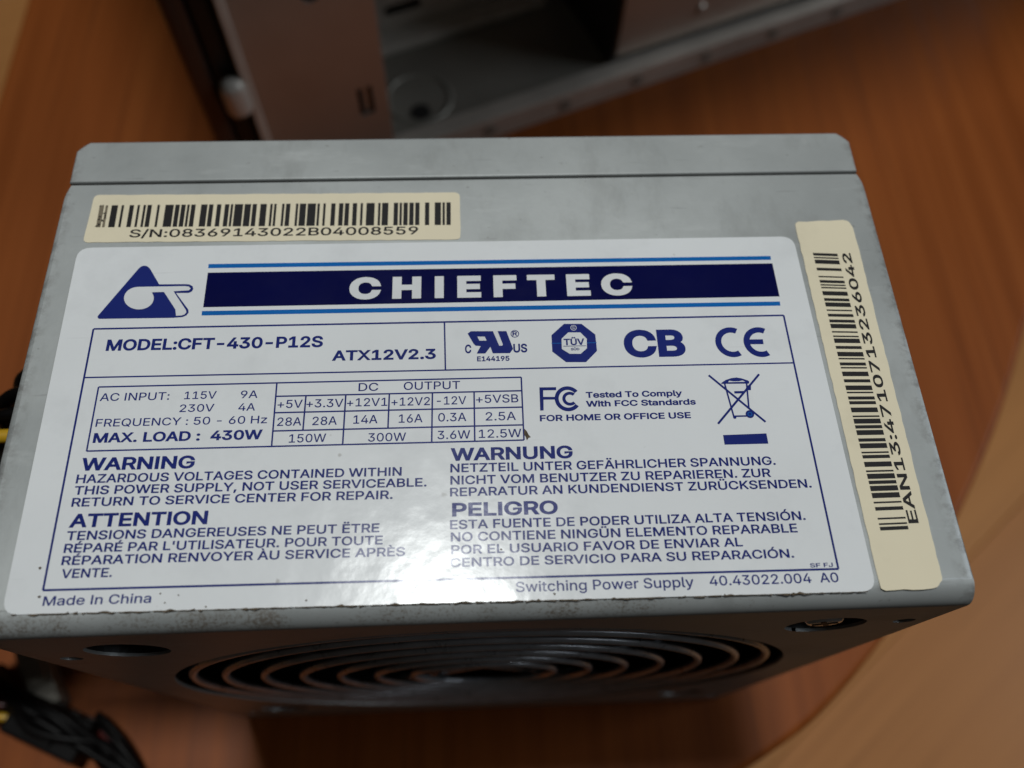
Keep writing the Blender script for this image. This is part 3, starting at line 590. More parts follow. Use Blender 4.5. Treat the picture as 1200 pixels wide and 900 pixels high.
}

# ================================================================== setting: floor and table
FLOOR_Z = -0.45
fl = box('floor', -1300, 1500, -160, 1900, FLOOR_Z * 1000 - 60, FLOOR_Z * 1000 - 8.2, MAT['floor'])
tag(fl, 'pale brown laminate floor below the table', 'floor', kind='structure')
pa = R(-52)
for i in range(-5, 9):
    for j in range(-1, 2):
        lx, ly = i * 0.1925 + 0.02, j * 1.283 + (i % 3) * 0.43 - 0.2
        loc = Vector((math.cos(pa) * lx - math.sin(pa) * ly, math.sin(pa) * lx + math.cos(pa) * ly + 0.2, FLOOR_Z))
        bmp = box_bm(-0.0959, 0.0959, -0.64, 0.64, -0.008, 0.0, 0.0006, 1)
        mw = Matrix.Translation(loc) @ Matrix.Rotation(pa, 4, 'Z')
        inv = mw.inverted()
        for co, no in (((0, -0.158, 0), (0, -1, 0)), ((-1.29, 0, 0), (-1, 0, 0)), ((1.49, 0, 0), (1, 0, 0)), ((0, 1.89, 0), (0, 1, 0))):
            bmesh.ops.bisect_plane(bmp, geom=bmp.verts[:] + bmp.edges[:] + bmp.faces[:], plane_co=inv @ Vector(co), plane_no=(inv.to_3x3() @ Vector(no)).normalized(), clear_outer=True)
            if bmp.edges:
                bmesh.ops.holes_fill(bmp, edges=[e for e in bmp.edges if e.is_boundary])
        if len(bmp.faces) < 4:
            bmp.free()
            continue
        o = bm_obj('plank', bmp, FLOORS[(i * 2 + j * 5 + (i * i) % 3) % 3], fl)
        o.location = loc
        o.rotation_euler = (0, 0, pa)

table = empty('table', (0.03, 0.3, FLOOR_Z))
tag(table, 'orange brown wooden table with a rounded edge under the power supply', 'table')
def to_local(o, parent):
    o.location = -Vector(parent.location)
    return o
ctrl = [(-197, 620), (-196, 300), (-196, 120), (-193, 20), (-178, -28), (-130, -52), (-60, -58), (10, -44), (50, -31), (77, -19.4), (100, -6.3), (126.5, 16.3), (150, 41), (176, 76), (197, 110), (222, 158), (250, 225), (276, 320), (288, 430), (285, 620), (250, 690), (100, 705), (-120, 700), (-180, 680)]
def catmull(pts, n=6):
    out = []
    N = len(pts)
    for i in range(N):
        p0, p1, p2, p3 = (Vector(pts[(i + k - 1) % N]) for k in range(4))
        for s in range(n):
            t = s / n
            out.append(0.5 * ((2 * p1) + (-p0 + p2) * t + (2 * p0 - 5 * p1 + 4 * p2 - p3) * t * t + (-p0 + 3 * p1 - 3 * p2 + p3) * t ** 3))
    return out
out = catmull(ctrl)
def slab(name, outline, z0, z1, rnd, mat, parent):
    bm = bmesh.new()
    rows = []
    prof = [(rnd, z1)] + [(rnd * (1 - math.sin(a)), z1 - rnd * (1 - math.cos(a))) for a in (R(22), R(45), R(68), R(90))]
    N = len(outline)
    nrm = []
    for i in range(N):
        d = (outline[(i + 1) % N] - outline[i - 1]).normalized()
        nrm.append(Vector((-d.y, d.x)))
    prof += [(0, z0 + rnd)] + [(rnd * (1 - math.cos(a)), z0 + rnd * (1 - math.sin(a))) for a in (R(45), R(90))]
    for ins, z in prof:
        rows.append([bm.verts.new(((q + n * ins).x * MM, (q + n * ins).y * MM, z * MM)) for q, n in zip(outline, nrm)])
    for a, b2 in zip(rows[:-1], rows[1:]):
        for i in range(N):
            bm.faces.new((a[i], a[(i + 1) % N], b2[(i + 1) % N], b2[i]))
    bm.faces.new(rows[0])
    bm.faces.new(list(reversed(rows[-1])))
    o = bm_obj(name, bm, mat, parent)
    smooth_by_angle(o.data, 40)
    return o
tt = slab('table_top', out, -24, 0, 2.5, MAT['wood'], table)
to_local(tt, table)
ap = box('apron', -120, 125, 90, 600, -80, -24.2, MAT['wood_edge'], table, 2)
to_local(ap, table)
for lx, ly in ((-115, 95), (118, 95), (-115, 595), (118, 595)):
    lg = box('leg', lx - 20, lx + 20, ly - 20, ly + 20, FLOOR_Z * 1000, -80.2, MAT['wood_edge'], table, 2)
    to_local(lg, table)

# ================================================================== power supply
psu = empty('power_supply', (0, 0, 0))
tag(psu, 'silver computer power supply with a large white and navy specification label on top', 'power supply')
W2 = 70.0
T = 150.0
SEAM = 75.5
# housing: folded sheet with a rounded front edge
bm = bmesh.new()
bmesh.ops.create_cube(bm, size=1.0)
for v in bm.verts:
    v.co = Vector((v.co.x * 2 * W2 * MM, (v.co.y + .5) * SEAM * MM, (v.co.z + .5) * T * MM))
def pick(bm, f):
    return [e for e in bm.edges if f((e.verts[0].co + e.verts[1].co) / 2, (e.verts[0].co - e.verts[1].co).normalized())]
front_top = pick(bm, lambda c, d: c.y < 1e-6 and c.z > T * MM - 1e-6)
bmesh.ops.bevel(bm, geom=front_top, offset=3.4 * MM, segments=14, profile=0.5, affect='EDGES')
sides = pick(bm, lambda c, d: abs(d.y) > 0.99 and c.z > T * MM - 1e-6)
bmesh.ops.bevel(bm, geom=sides, offset=0.9 * MM, segments=3, profile=0.5, affect='EDGES')
housing = bm_obj('housing', bm, None, psu)
FZ, FR = T - 71.0, 61.8
cuts = [cyl_bm(FR * MM, 0.060, 128, 'Y', loc=(0, 0, FZ * MM))]
SCR = [(sx * 54.0, FZ + sz * 54.5) for sx in (-1, 1) for sz in (-1, 1)]
for x, z in SCR:
    cuts.append(cyl_bm(6.2 * MM, 0.012, 40, 'Y', loc=(x * MM, 0, z * MM)))
for x, z in ((66.0, T - 15), (-65.0, T - 22.5), (66, 12), (-65, 12)):
    cuts.append(cyl_bm(1.7 * MM, 0.004, 24, 'Y', loc=(x * MM, 0, z * MM)))
# corner notches by the seam where the sheet is folded
for s in (-1, 1):
    nb = box_bm(-1.0 * MM, 1.0 * MM, -2.6 * MM, 2.6 * MM, -4 * MM, 4 * MM)
    bmesh.ops.transform(nb, matrix=Matrix.Translation((s * W2 * MM, SEAM * MM, T * MM)) @ Matrix.Rotation(R(s * 20), 4, 'Z'), verts=nb.verts)
    cuts.append(nb)
boolean_cut(housing, cuts)
housing.data.materials.clear()
housing.data.materials.append(MAT['steel'])
smooth_by_angle(housing.data, 30)
# inner shell seen as the dark joint, and the folded cover behind it
box('inner_shell', -W2 + 1.2, W2 - 1.2, SEAM - 0.5, 83.5, 1.5, T - 1.0, MAT['inner'], psu, 0.3)
bm = box_bm(-69.4 * MM, 69.2 * MM, (SEAM + 0.6) * MM, 85.0 * MM, 0.4 * MM, (T + 0.15) * MM)
vert = pick(bm, lambda c, d: abs(d.z) > 0.99 and c.y > 0.08)
bmesh.ops.bevel(bm, geom=vert, offset=2.1 * MM, segments=3, profile=0.3, affect='EDGES')
topr = pick(bm, lambda c, d: abs(d.z) < 0.01 and c.z > T * MM)
bmesh.ops.bevel(bm, geom=topr, offset=0.35 * MM, segments=2, profile=0.5, affect='EDGES')
cover = bm_obj('cover', bm, MAT['steel'], psu)
smooth_by_angle(cover.data, 30)

# fan behind the front opening
fr_bm = bmesh.new()
seg = 96
ringv = []
for rad, y in ((FR - 0.25, 0.6), (FR - 0.25, 27.0), (0.0, 27.0)):
    if rad == 0:
        ringv.append([fr_bm.verts.new((0, y * MM, FZ * MM))])
    else:
        ringv.append([fr_bm.verts.new((rad * MM * math.cos(2 * math.pi * i / seg), y * MM, FZ * MM + rad * MM * math.sin(2 * math.pi * i / seg))) for i in range(seg)])
for i in range(seg):
    fr_bm.faces.new((ringv[0][i], ringv[0][(i + 1) % seg], ringv[1][(i + 1) % seg], ringv[1][i]))
    fr_bm.faces.new((ringv[1][i], ringv[1][(i + 1) % seg], ringv[2][0]))
fan = bm_obj('fan', fr_bm, MAT['black'], psu, False)
fan['label'] = 'black cooling fan behind the wire grille'
bm = cyl_bm(20 * MM, 0.016, 48, 'Y', loc=(0, 13 * MM, FZ * MM))
bmesh.ops.bevel(bm, geom=[e for e in bm.edges if abs(e.verts[0].co.y - e.verts[1].co.y) < 1e-7 and e.verts[0].co.y < 0.006], offset=0.0015, segments=2, profile=0.5, affect='EDGES')
bm_obj('fan_hub', bm, MAT['black'], fan)
blade_me = None
for k in range(7):
    if blade_me is None:
        bm = bmesh.new()
        rows = []
        for i in range(7):
            rr = 19 + (57 - 19) * i / 6
            wdt = 0.30 + 0.05 * i / 6
            lead = 0.30 * (i / 6) ** 1.3
            row = []
            for j in range(5):
                a = lead + (j / 4 - 0.5) * 2 * wdt
                y = 13 + (j / 4 - 0.5) * 11 + 1.5 * math.sin(math.pi * j / 4)
                row.append(bm.verts.new((rr * math.cos(a) * MM, y * MM, rr * math.sin(a) * MM)))
            rows.append(row)
        for i in range(6):
            for j in range(4):
                bm.faces.new((rows[i][j], rows[i + 1][j], rows[i + 1][j + 1], rows[i][j + 1]))
        bmesh.ops.solidify(bm, geom=bm.faces[:], thickness=0.0011)
        bmesh.ops.recalc_face_normals(bm, faces=bm.faces)
        blade_me = bpy.data.meshes.new('blade')
        bm.to_mesh(blade_me); bm.free()
        blade_me.materials.append(MAT['black'])
    o = bpy.data.objects.new('blade', blade_me)
    o.location = (0, 0, FZ * MM)
    o.rotation_euler = (0, 2 * math.pi * k / 7 + 0.2, 0)
    C.objects.link(o)
    o.parent = fan
# wire grille
grille = bm_obj('fan_grille', torus_bm(58.6 * MM, 0.85 * MM, 112, 10, 'Y', (0, 1.1 * MM, FZ * MM)), MAT['wire'], psu, True)
for rad in (52.6, 45.2, 37.6, 30.1, 22.5, 15.0):
    bm_obj('grille_ring', torus_bm(rad * MM, 0.78 * MM, 96, 10, 'Y', (0, 1.1 * MM, FZ * MM)), MAT['wire'], grille, True)
for a in (45, 135):
    ca, sa = math.cos(R(a)), math.sin(R(a))
    L = 74.5
    bmw = cyl_bm(0.95 * MM, 2 * L * MM, 12, 'X', loc=(0, 0, 0))
    bmesh.ops.transform(bmw, matrix=Matrix.Translation((0, 2.9 * MM, FZ * MM)) @ Matrix.Rotation(R(-a), 4, 'Y'), verts=bmw.verts)
    # stop the spoke inside the opening
    for v in bmw.verts:
        d = Vector((v.co.x, 0, v.co.z - FZ * MM))
        if d.length > 0.0602:
            k = 0.0600 / d.length
            v.co.x *= k; v.co.z = FZ * MM + (v.co.z - FZ * MM) * k
    bm_obj('grille_spoke', bmw, MAT['wire'], grille, True)
bm_obj('fan_strut', box_bm(-5.5 * MM, 2.0 * MM, 4.2 * MM, 5.0 * MM, (FZ + 2) * MM, (FZ + 61) * MM), MAT['black'], fan)
# fan screws sunk in the corners
for i, (x, z) in enumerate(SCR):
    bm = cyl_bm(3.1 * MM, 1.5 * MM, 32, 'Y', loc=(0, 0, 0))
    bmesh.ops.bevel(bm, geom=[e for e in bm.edges if max(e.verts[0].co.y, e.verts[1].co.y) < 0], offset=0.0009, segments=3, profile=0.5, affect='EDGES')
    bmesh.ops.transform(bm, matrix=Matrix.Translation((x * MM, (0.95 if x > 0 else 3.4) * MM, z * MM)), verts=bm.verts)
    wl = bmesh.new()
    wr_ = [[wl.verts.new((x * MM + rr * MM * math.cos(2 * math.pi * q / 32), yy * MM, z * MM + rr * MM * math.sin(2 * math.pi * q / 32))) for q in range(32)] for rr, yy in ((6.1, 0.5), (6.1, 5.8), (0.3, 5.8))]
    for r0, r1 in zip(wr_[:-1], wr_[1:]):
        for q in range(32):
            wl.faces.new((r0[q], r0[(q + 1) % 32], r1[(q + 1) % 32], r1[q]))
    bm_obj('screw_well_shade', wl, MAT['case_black'], psu)  # black lining paints the shade inside the screw recess
    bm_obj('screw_shank', cyl_bm(1.7 * MM, 1.5 * MM, 20, 'Y', loc=(x * MM, 5.0 * MM, z * MM)) if x < 0 else cyl_bm(1.7 * MM, 3.6 * MM, 20, 'Y', loc=(x * MM, 3.6 * MM, z * MM)), MAT['chrome'], psu)
    s = bm_obj('screw', bm, MAT['chrome'], psu, False)
    smooth_by_angle(s.data, 35)
    for a in (25, 115):
        cb = box_bm(-2.0 * MM, 2.0 * MM, -0.09 * MM, 0.4 * MM, -0.4 * MM, 0.4 * MM)
        bmesh.ops.transform(cb, matrix=Matrix.Translation((x * MM, ((0.2 if a == 25 else 0.19) + (2.45 if x < 0 else 0)) * MM, z * MM)) @ Matrix.Rotation(R(a + 13 * i), 4, 'Y'), verts=cb.verts)
        bm_obj('cross_slot', cb, MAT['black'], s)

# ------------------------------------------------------------------ stickers and print
ZL = T + 0.13                     # top of the main label (mm)
ZS = T + 0.10                     # top of the paper stickers
def rounded(pts, r, n=5):
    out = []
    N = len(pts)
    for i in range(N):
        p, a, b2 = Vector(pts[i]), Vector(pts[i - 1]), Vector(pts[(i + 1) % N])
        rr = min(r, (a - p).length * .45, (b2 - p).length * .45)
        p0 = p + (a - p).normalized() * rr
        p1 = p + (b2 - p).normalized() * rr
        for k in range(n + 1):
            t = k / n
            out.append((1 - t) ** 2 * p0 + 2 * t * (1 - t) * p + t * t * p1)
    return out
def ragged(pts, step, amp, seed):
    rnd = random.Random(seed)
    out = []
    N = len(pts)
    for i in range(N):
        a, b2 = Vector(pts[i]), Vector(pts[(i + 1) % N])
        k = max(1, int((b2 - a).length / step))
        d = (b2 - a).normalized() if (b2 - a).length else Vector((1, 0))
        n = Vector((-d.y, d.x))
        for j in range(k):
            out.append(a + (b2 - a) * (j / k) + n * rnd.uniform(-amp, amp))
    return out
def sheet(name, pts, z0, z1, mat, parent):
    bm = bmesh.new()
    a = [bm.verts.new((p[0] * MM, p[1] * MM, z1 * MM)) for p in pts]
    b2 = [bm.verts.new((p[0] * MM, p[1] * MM, z0 * MM)) for p in pts]
    bm.faces.new(a)
    bm.faces.new(list(reversed(b2)))
    for i in range(len(pts)):
        bm.faces.new((a[i], b2[i], b2[(i + 1) % len(pts)], a[(i + 1) % len(pts)]))
    return bm_obj(name, bm, mat, parent)
def flat(name, polys, z, mat, parent):
    """Printed areas: flat polygons lying on a sticker (mm)."""
    bm = bmesh.new()
    for poly in polys:
        vs = [bm.verts.new((p[0] * MM, p[1] * MM, z * MM)) for p in poly]
        bm.faces.new(vs)
    bmesh.ops.recalc_face_normals(bm, faces=bm.faces)
    for f in bm.faces:
        f.normal_update()
        if f.normal.z < 0: f.normal_flip()
    bmesh.ops.triangulate(bm, faces=bm.faces)
    me = bpy.data.meshes.new(name)
    bm.to_mesh(me); bm.free()
    return link(name, me, mat, parent)
def stroke(a, b2, w):
    a, b2 = Vector(a), Vector(b2)
    d = (b2 - a).normalized()
    n = Vector((-d.y, d.x)) * w / 2
    return [a + n, a - n, b2 - n, b2 + n]
def arc(c, ro, w, a0, a1, n=28, sx=1.0):
    c = Vector(c)
    o = [c + Vector((ro * sx * math.cos(R(a0 + (a1 - a0) * i / n)), ro * math.sin(R(a0 + (a1 - a0) * i / n)))) for i in range(n + 1)]
    ri = ro - w
    inn = [c + Vector(((ro * sx - w) * math.cos(R(a0 + (a1 - a0) * i / n)), ri * math.sin(R(a0 + (a1 - a0) * i / n)))) for i in range(n + 1)]
    return [[o[i], o[i + 1], inn[i + 1], inn[i]] for i in range(n)]
def disc(c, r, n=24):
    return [(c[0] + r * math.cos(2 * math.pi * i / n), c[1] + r * math.sin(2 * math.pi * i / n)) for i in range(n)]

from mathutils.geometry import delaunay_2d_cdt
def wind(q, p):
    w = 0
    for i in range(len(p)):
        a, b2 = p[i - 1], p[i]
        s = (b2[0] - a[0]) * (q[1] - a[1]) - (q[0] - a[0]) * (b2[1] - a[1])
        if a[1] <= q[1] < b2[1] and s > 0: w += 1
        elif b2[1] <= q[1] < a[1] and s < 0: w -= 1
    return w
def embolden(p, d):
    if not d: return [Vector(q) for q in p]
    out = []
    n = len(p)
    for i in range(n):
        a, q, c = Vector(p[i - 1]), Vector(p[i]), Vector(p[(i + 1) % n])
        d0, d1 = (q - a).normalized(), (c - q).normalized()
        n0, n1 = Vector((-d0.y, d0.x)), Vector((-d1.y, d1.x))
        m = n0 + n1
        if m.length < 0.3: m = n0
        m.normalize()
        k = 1.0 / max(0.62, m.dot(n0))
        out.append(q + m * d * k)
    return out
_gl = {}
def glyph(ch, bold):
    """Outlines of a letter as triangles, in 1/1000 em."""
    if (ch, bold) in _gl: return _gl[(ch, bold)]
    adv, s = GLYPHS[ch]
    conts = [[tuple(int(v) for v in t.split(',')) for t in c.split()] for c in s.split('|')] if s else []
    loops = [embolden(c, bold) for c in conts]
    pts, edges = [], []
    for l in loops:
        n0 = len(pts)
        pts += [Vector((p.x, p.y)) for p in l]
        edges += [(n0 + k, n0 + (k + 1) % len(l)) for k in range(len(l))]
    vs, fs = [], []
    if pts:
        r = delaunay_2d_cdt(pts, edges, [], 0, 0.001)
        vs = r[0]
        for t in r[2]:
            c = (vs[t[0]] + vs[t[1]] + vs[t[2]]) / 3
            if sum(wind(c, l) for l in loops) != 0:
                fs.append(tuple(t))
    _gl[(ch, bold)] = (adv, vs, fs)
    return _gl[(ch, bold)]
def print_text(name, body, mx, my, width, cap, z, mat, parent, bold=0.0, track=0.0, ang=0.0):
    vs, fs = [], []
    pen = 0.0
    for ch in body:
        adv, pts, tris = glyph(ch, bold)
        base = len(vs)
        vs += [(p.x + pen, p.y, 0.0) for p in pts]
        fs += [tuple(base + q for q in t) for t in tris]
        pen += adv + track
    x0, x1 = min(v[0] for v in vs), max(v[0] for v in vs)
    y0, y1 = -bold, 509 + bold
    sx, sy = width / (x1 - x0), cap / (y1 - y0)
    ca, sa = math.cos(ang), math.sin(ang)
    out = []
    for v in vs:
        x = (v[0] - (x0 + x1) / 2) * sx
        y = (v[1] - y0) * sy
        out.append(((mx + ca * x - sa * y) * MM, (my + sa * x + ca * y) * MM, (z + v[2]) * MM))
    me = bpy.data.meshes.new(name)
    me.from_pydata(out, [], fs)
    me.update()
    return link(name, me, mat, parent)

label = sheet('main_label', rounded(LABEL, 2.2), T + 0.01, ZL, MAT['label'], psu)
label['label'] = 'white glossy label printed in navy blue'
Z1, Z2, Z3 = ZL + 0.020, ZL + 0.040, ZL + 0.060
STY = {'b': 27, 'm': 17, 'r': 6, 'w': 44, 'k': 6}
TH = R(-0.31)
for body, mx, my, wd, cap, w in TEXTS:
    if w == 'k':
        continue
    name = {'b': 'bold_lettering', 'm': 'warning_lettering', 'r': 'rating_lettering', 'w': 'banner_lettering'}[w]
    mat = MAT['navy']
    z = Z1
    sp = 0.0
    if w == 'w':
        mat, z, sp = MAT['white_ink'], Z2, 195.0
    if body in ('TÜV', 'SÜD'):
        z = Z3
    off = STY[w]
    if body == 'CB': off = 36
    if body == '40.43022.004  A0' or body.startswith('Switching') or body.startswith('Made'): off = 9
    print_text(name, body, mx, my, wd, cap, z, mat, label, off, sp, TH)
# banner
flat('banner', [BANNER], Z1, MAT['navy_dark'], label)
flat('banner_stripe', [STRIPE_A], Z1, MAT['blue'], label)
flat('banner_stripe', [STRIPE_B], Z1, MAT['blue'], label)
# frame and table rules
lw = 0.30
fr = []
for i in range(4):
    fr.append(stroke(FRAME[i], FRAME[(i + 1) % 4], lw))
for k, q in enumerate(fr):
    flat('frame_rule', [q], Z1 + 0.002 * (k % 2), MAT['navy'], label)
for k, (a, b2) in enumerate(LINES):
    hor = abs(a[1] - b2[1]) < abs(a[0] - b2[0])
    flat('table_rule', [stroke(a, b2, 0.24)], Z1 + (0.004 if hor else 0.007), MAT['navy'], label)
# maker's emblem
flat('emblem', [rounded(EMB_TRI, 0.3, 2)], Z1, MAT['navy'], label)
flat('emblem_outline', [EMB_BAR], Z1 + 0.01, MAT['navy'], label)
flat('emblem_cutout', [EMB_WBAR], Z1 + 0.02, MAT['white_ink'], label)
flat('emblem_cutout', [EMB_CIRC], Z1 + 0.026, MAT['white_ink'], label)
# certification marks
flat('component_mark', [RU], Z1, MAT['navy'], label)
flat('component_mark_gap', RU_W, Z2, MAT['white_ink'], label)
flat('registered_ring', arc(REG[0], 0.68, 0.13, 0, 360, 24), Z1, MAT['navy'], label)
flat('octagon_mark', [OCT], Z1, MAT['navy'], label)
flat('octagon_field', [OCT_W], Z2, MAT['white_ink'], label)
flat('octagon_line', [stroke(a, b2, 0.10) for a, b2 in OCT_LINES[:2]], Z2, MAT['blue'], label)
flat('octagon_line', [stroke(*OCT_LINES[2], 0.10)], Z3, MAT['navy'], label)
flat('octagon_ring', arc(TUVS[0], 0.50, 0.09, 0, 360, 20), Z2, MAT['white_ink'], label)
print_text('octagon_letter', 'S', TUVS[0][0], TUVS[0][1] - 0.25, 0.40, 0.52, Z2, MAT['white_ink'], label, 0)
ce = arc((41.15, 41.95), 2.72, 0.98, 62, 298, 30, 0.98)
flat('conformity_mark', ce, Z1, MAT['navy'], label)
ce = arc((45.72, 41.85), 2.72, 0.98, 62, 298, 30, 0.98)
flat('conformity_mark', ce, Z1, MAT['navy'], label)
flat('conformity_mark', [stroke((43.8, 41.93), (46.25, 41.9), 0.88)], Z1 + 0.006, MAT['navy'], label)
flat('approval_mark', FCC_F[0:1], Z1, MAT['navy'], label)
flat('approval_mark', arc((14.10, 32.72), 2.12, 0.62, 38, 322, 34, 0.96), Z1 + 0.005, MAT['navy'], label)
flat('approval_mark', arc((14.42, 32.72), 1.18, 0.50, 45, 315, 26, 1.0), Z1, MAT['navy'], label)
# crossed-out bin
for k, (a, b2) in enumerate(BIN):
    flat('bin_symbol', [stroke(a, b2, 0.34 if k < 2 else 0.26)], Z1 + 0.003 * k, MAT['navy'], label)
flat('bin_symbol', [BIN_LID], Z1 + 0.016, MAT['navy'], label)
flat('bin_symbol_gap', BIN_LIDW, Z1 + 0.022, MAT['white_ink'], label)
flat('bin_symbol', [BIN_BAR], Z1 + 0.017, MAT['navy'], label)
flat('bin_symbol', [BIN_BOX], Z1 + 0.019, MAT['navy'], label)
flat('bin_symbol', [disc(WHEEL[0], 0.66)], Z1 + 0.021, MAT['navy'], label)
flat('bin_symbol_gap', arc(WHEEL[0], 0.36, 0.10, 0, 360, 20), Z1 + 0.026, MAT['blue'], label)
flat('bin_symbol', [disc(FOOT[0], 0.26, 12)], Z1 + 0.024, MAT['navy'], label)
flat('bin_bar', [BINRECT], Z1, MAT['navy'], label)
# a chip of dirt beside the rating table, and grime with painted edge shadow along the label's front
flat('dirt_fleck', [[(7.15, 27.9), (7.5, 27.5), (7.75, 26.9), (8.05, 26.5), (7.7, 26.4), (7.45, 26.0), (7.3, 26.6), (7.05, 27.0)]], Z3, MAT['grime_and_shade'], label)
rg = random.Random(3)
polys = []
x = -63.6
prev = None
while x < 54.5:
    t = (x + 64.9) / 120.6
    y = 2.74 + (1.82 - 2.74) * t
    up = rg.uniform(0.0, 0.07) if rg.random() > .10 else rg.uniform(.1, .26)
    lo = rg.uniform(0.05, 0.15) if rg.random() > .15 else rg.uniform(.15, .32)
    cur = ((x, y - lo), (x, y + up - 0.03))
    if prev and rg.random() > .16:
        polys.append([prev[0], cur[0], cur[1], prev[1]])
    prev = cur
    x += rg.uniform(0.25, 0.9)
for x, y in ((-37.6, 2.9), (-43.2, 3.6), (-44.0, 4.9), (-24.0, 3.3), (3.0, 9.5), (-60.3, 5.0), (-61, 9), (10.2, 3.0), (-41.5, 4.6)):
    r0 = rg.uniform(.10, .24)
    polys.append([(x + r0 * rg.uniform(.5, 1.2) * math.cos(a), y + r0 * rg.uniform(.5, 1.4) * math.sin(a)) for a in (0, .9, 1.8, 2.7, 3.6, 4.6, 5.5)])
flat('grime_and_shade', polys, Z3 + 0.01, MAT['grime_and_shade'], label)

# Code 128 bars
C128 = "212222 222122 222221 121223 121322 131222 122213 122312 132212 221213 221312 231212 112232 122132 122231 113222 123122 123221 223211 221132 221231 213212 223112 312131 311222 321122 321221 312212 322112 322211 212123 212321 232121 111323 131123 131321 112313 132113 132311 211313 231113 231311 112133 112331 132131 113123 113321 133121 313121 211331 231131 213113 213311 213131 311123 311321 331121 312113 312311 332111 314111 221411 431111 111224 111422 121124 121421 141122 141221 112214 112412 122114 122411 142112 142211 241211 221114 413111 241112 134111 111242 121142 121241 114212 124112 124211 411212 421112 421211 212141 214121 412121 111143 111341 131141 114113 114311 411113 411311 113141 114131 311141 411131 211412 211214 211232".split()
def code128(vals):
    chk = (vals[0] + sum(i * v for i, v in enumerate(vals) if i)) % 103
    seq = ''.join(C128[v] for v in vals + [chk]) + '2331112'
    out, pos = [], 0
    for i, ch in enumerate(seq):
        if i % 2 == 0: out.append((pos, pos + int(ch)))
        pos += int(ch)
    return [(a / pos, b2 / pos) for a, b2 in out]
def lerp2(a, b2, t): return (a[0] + (b2[0] - a[0]) * t, a[1] + (b2[1] - a[1]) * t)
serial = sheet('serial_sticker', ragged(rounded(SERIAL, 0.9, 3), 1.6, 0.05, 5), T + 0.01, ZS, MAT['cream'], psu)
serial['label'] = 'cream paper serial number sticker'
bars = code128([105, 8, 36, 91, 43, 2, 100, ord('2') - 32, ord('B') - 32, 99, 4, 0, 85, 59])
tl, tr, br, bl = (-63.3, 71.1), (-3.69, 70.58), (-3.72, 65.81), (-63.2, 66.55)
good, worn = [], []
gr = 0.018
for a, b2 in bars:
    q = [lerp2(tl, tr, a - .0006), lerp2(tl, tr, b2 + .0006), lerp2(bl, br, b2 + .0006), lerp2(bl, br, a - .0006)]
    (worn if b2 < 0.036 else good).append(q)
flat('barcode', good, ZS + gr, MAT['black_ink'], serial)
flat('smudged_bars', worn, ZS + gr, MAT['faded_ink'], serial)
smu = []
for k in range(16):
    x, y = rg.uniform(-63.5, -62.0), rg.uniform(66.6, 71.0)
    smu.append([(x, y), (x + rg.uniform(.2, .6), y + rg.uniform(-.1, .3)), (x + rg.uniform(.1, .4), y + rg.uniform(.2, .6))])
flat('ink_smudge', smu, ZS + gr + 0.01, MAT['black_ink'], serial)
for body, mx, my, wd, cap, w in TEXTS:
    if w == 'k':
        print_text('serial_lettering', body, mx, my, wd, cap, ZS + gr, MAT['black_ink'], serial, 13, 0.0, R(-0.45))
ean = sheet('barcode_sticker', ragged(rounded(EAN, 0.7, 3), 1.3, 0.07, 9), T + 0.01, ZS, MAT['cream'], psu)
ean['label'] = 'long cream paper barcode sticker'
bars = code128([104] + [ord(c) - 32 for c in '4710713236042'])
tl, tr, br, bl = EANBAR
flat('barcode', [[lerp2(bl, tl, a), lerp2(bl, tl, b2), lerp2(br, tr, b2), lerp2(br, tr, a)] for a, b2 in bars], ZS + gr, MAT['black_ink'], ean)
print_text('barcode_lettering', 'EAN13:4710713236042', 64.1, 35.0, 47.2, 1.52, ZS + gr, MAT['black_ink'], ean, 20, 0.0, R(90))

# ------------------------------------------------------------------ leads leaving the left side
def mm(pts): return [(a * MM, b2 * MM, c * MM) for a, b2, c in pts]
box('grommet', -73.5, -69.5, 14, 57, 106, 134, MAT['black'], psu, 1.2)
wr = random.Random(11)
j = lambda s: wr.uniform(-s, s)
cols = ['black', 'black', 'black', 'yellow', 'black', 'black', 'red', 'black', 'yellow', 'black', 'black', 'black', 'black', 'black', 'red', 'black']
for k, cname in enumerate(cols):
    row, q = k // 8, k % 8
    y0 = 52.5 - q * 4.6
    z0 = 127 - row * 9
    e = 85 + q * 2.4 + row * 1.5 + (5 if cname == 'yellow' else 0)
    pts = [(-70, y0, z0), (-e + 10, y0, z0), (-e - 1, y0 - 0.5, z0 + 0.5), (-e - 5, y0 - 2, z0 - 16), (-e - 10 + j(2), y0 - 6, 85 + j(4)), (-e - 26 + j(3), y0 * .7 - 4, 52 + j(4)), (-139 + j(3), y0 * .4 + 4, 24 + j(4)), (-147 + j(3), y0 * .2 - 2, 7 + row * 3 + j(1)), (-152 + j(5), -16 + j(5), 4 + k % 3 * 2.5), (-160 + j(8), -45 + j(6), 2.5 + k % 3 * 2)]
    tube_obj('wire', mm(pts), 1.35 * MM, MAT[cname], psu)

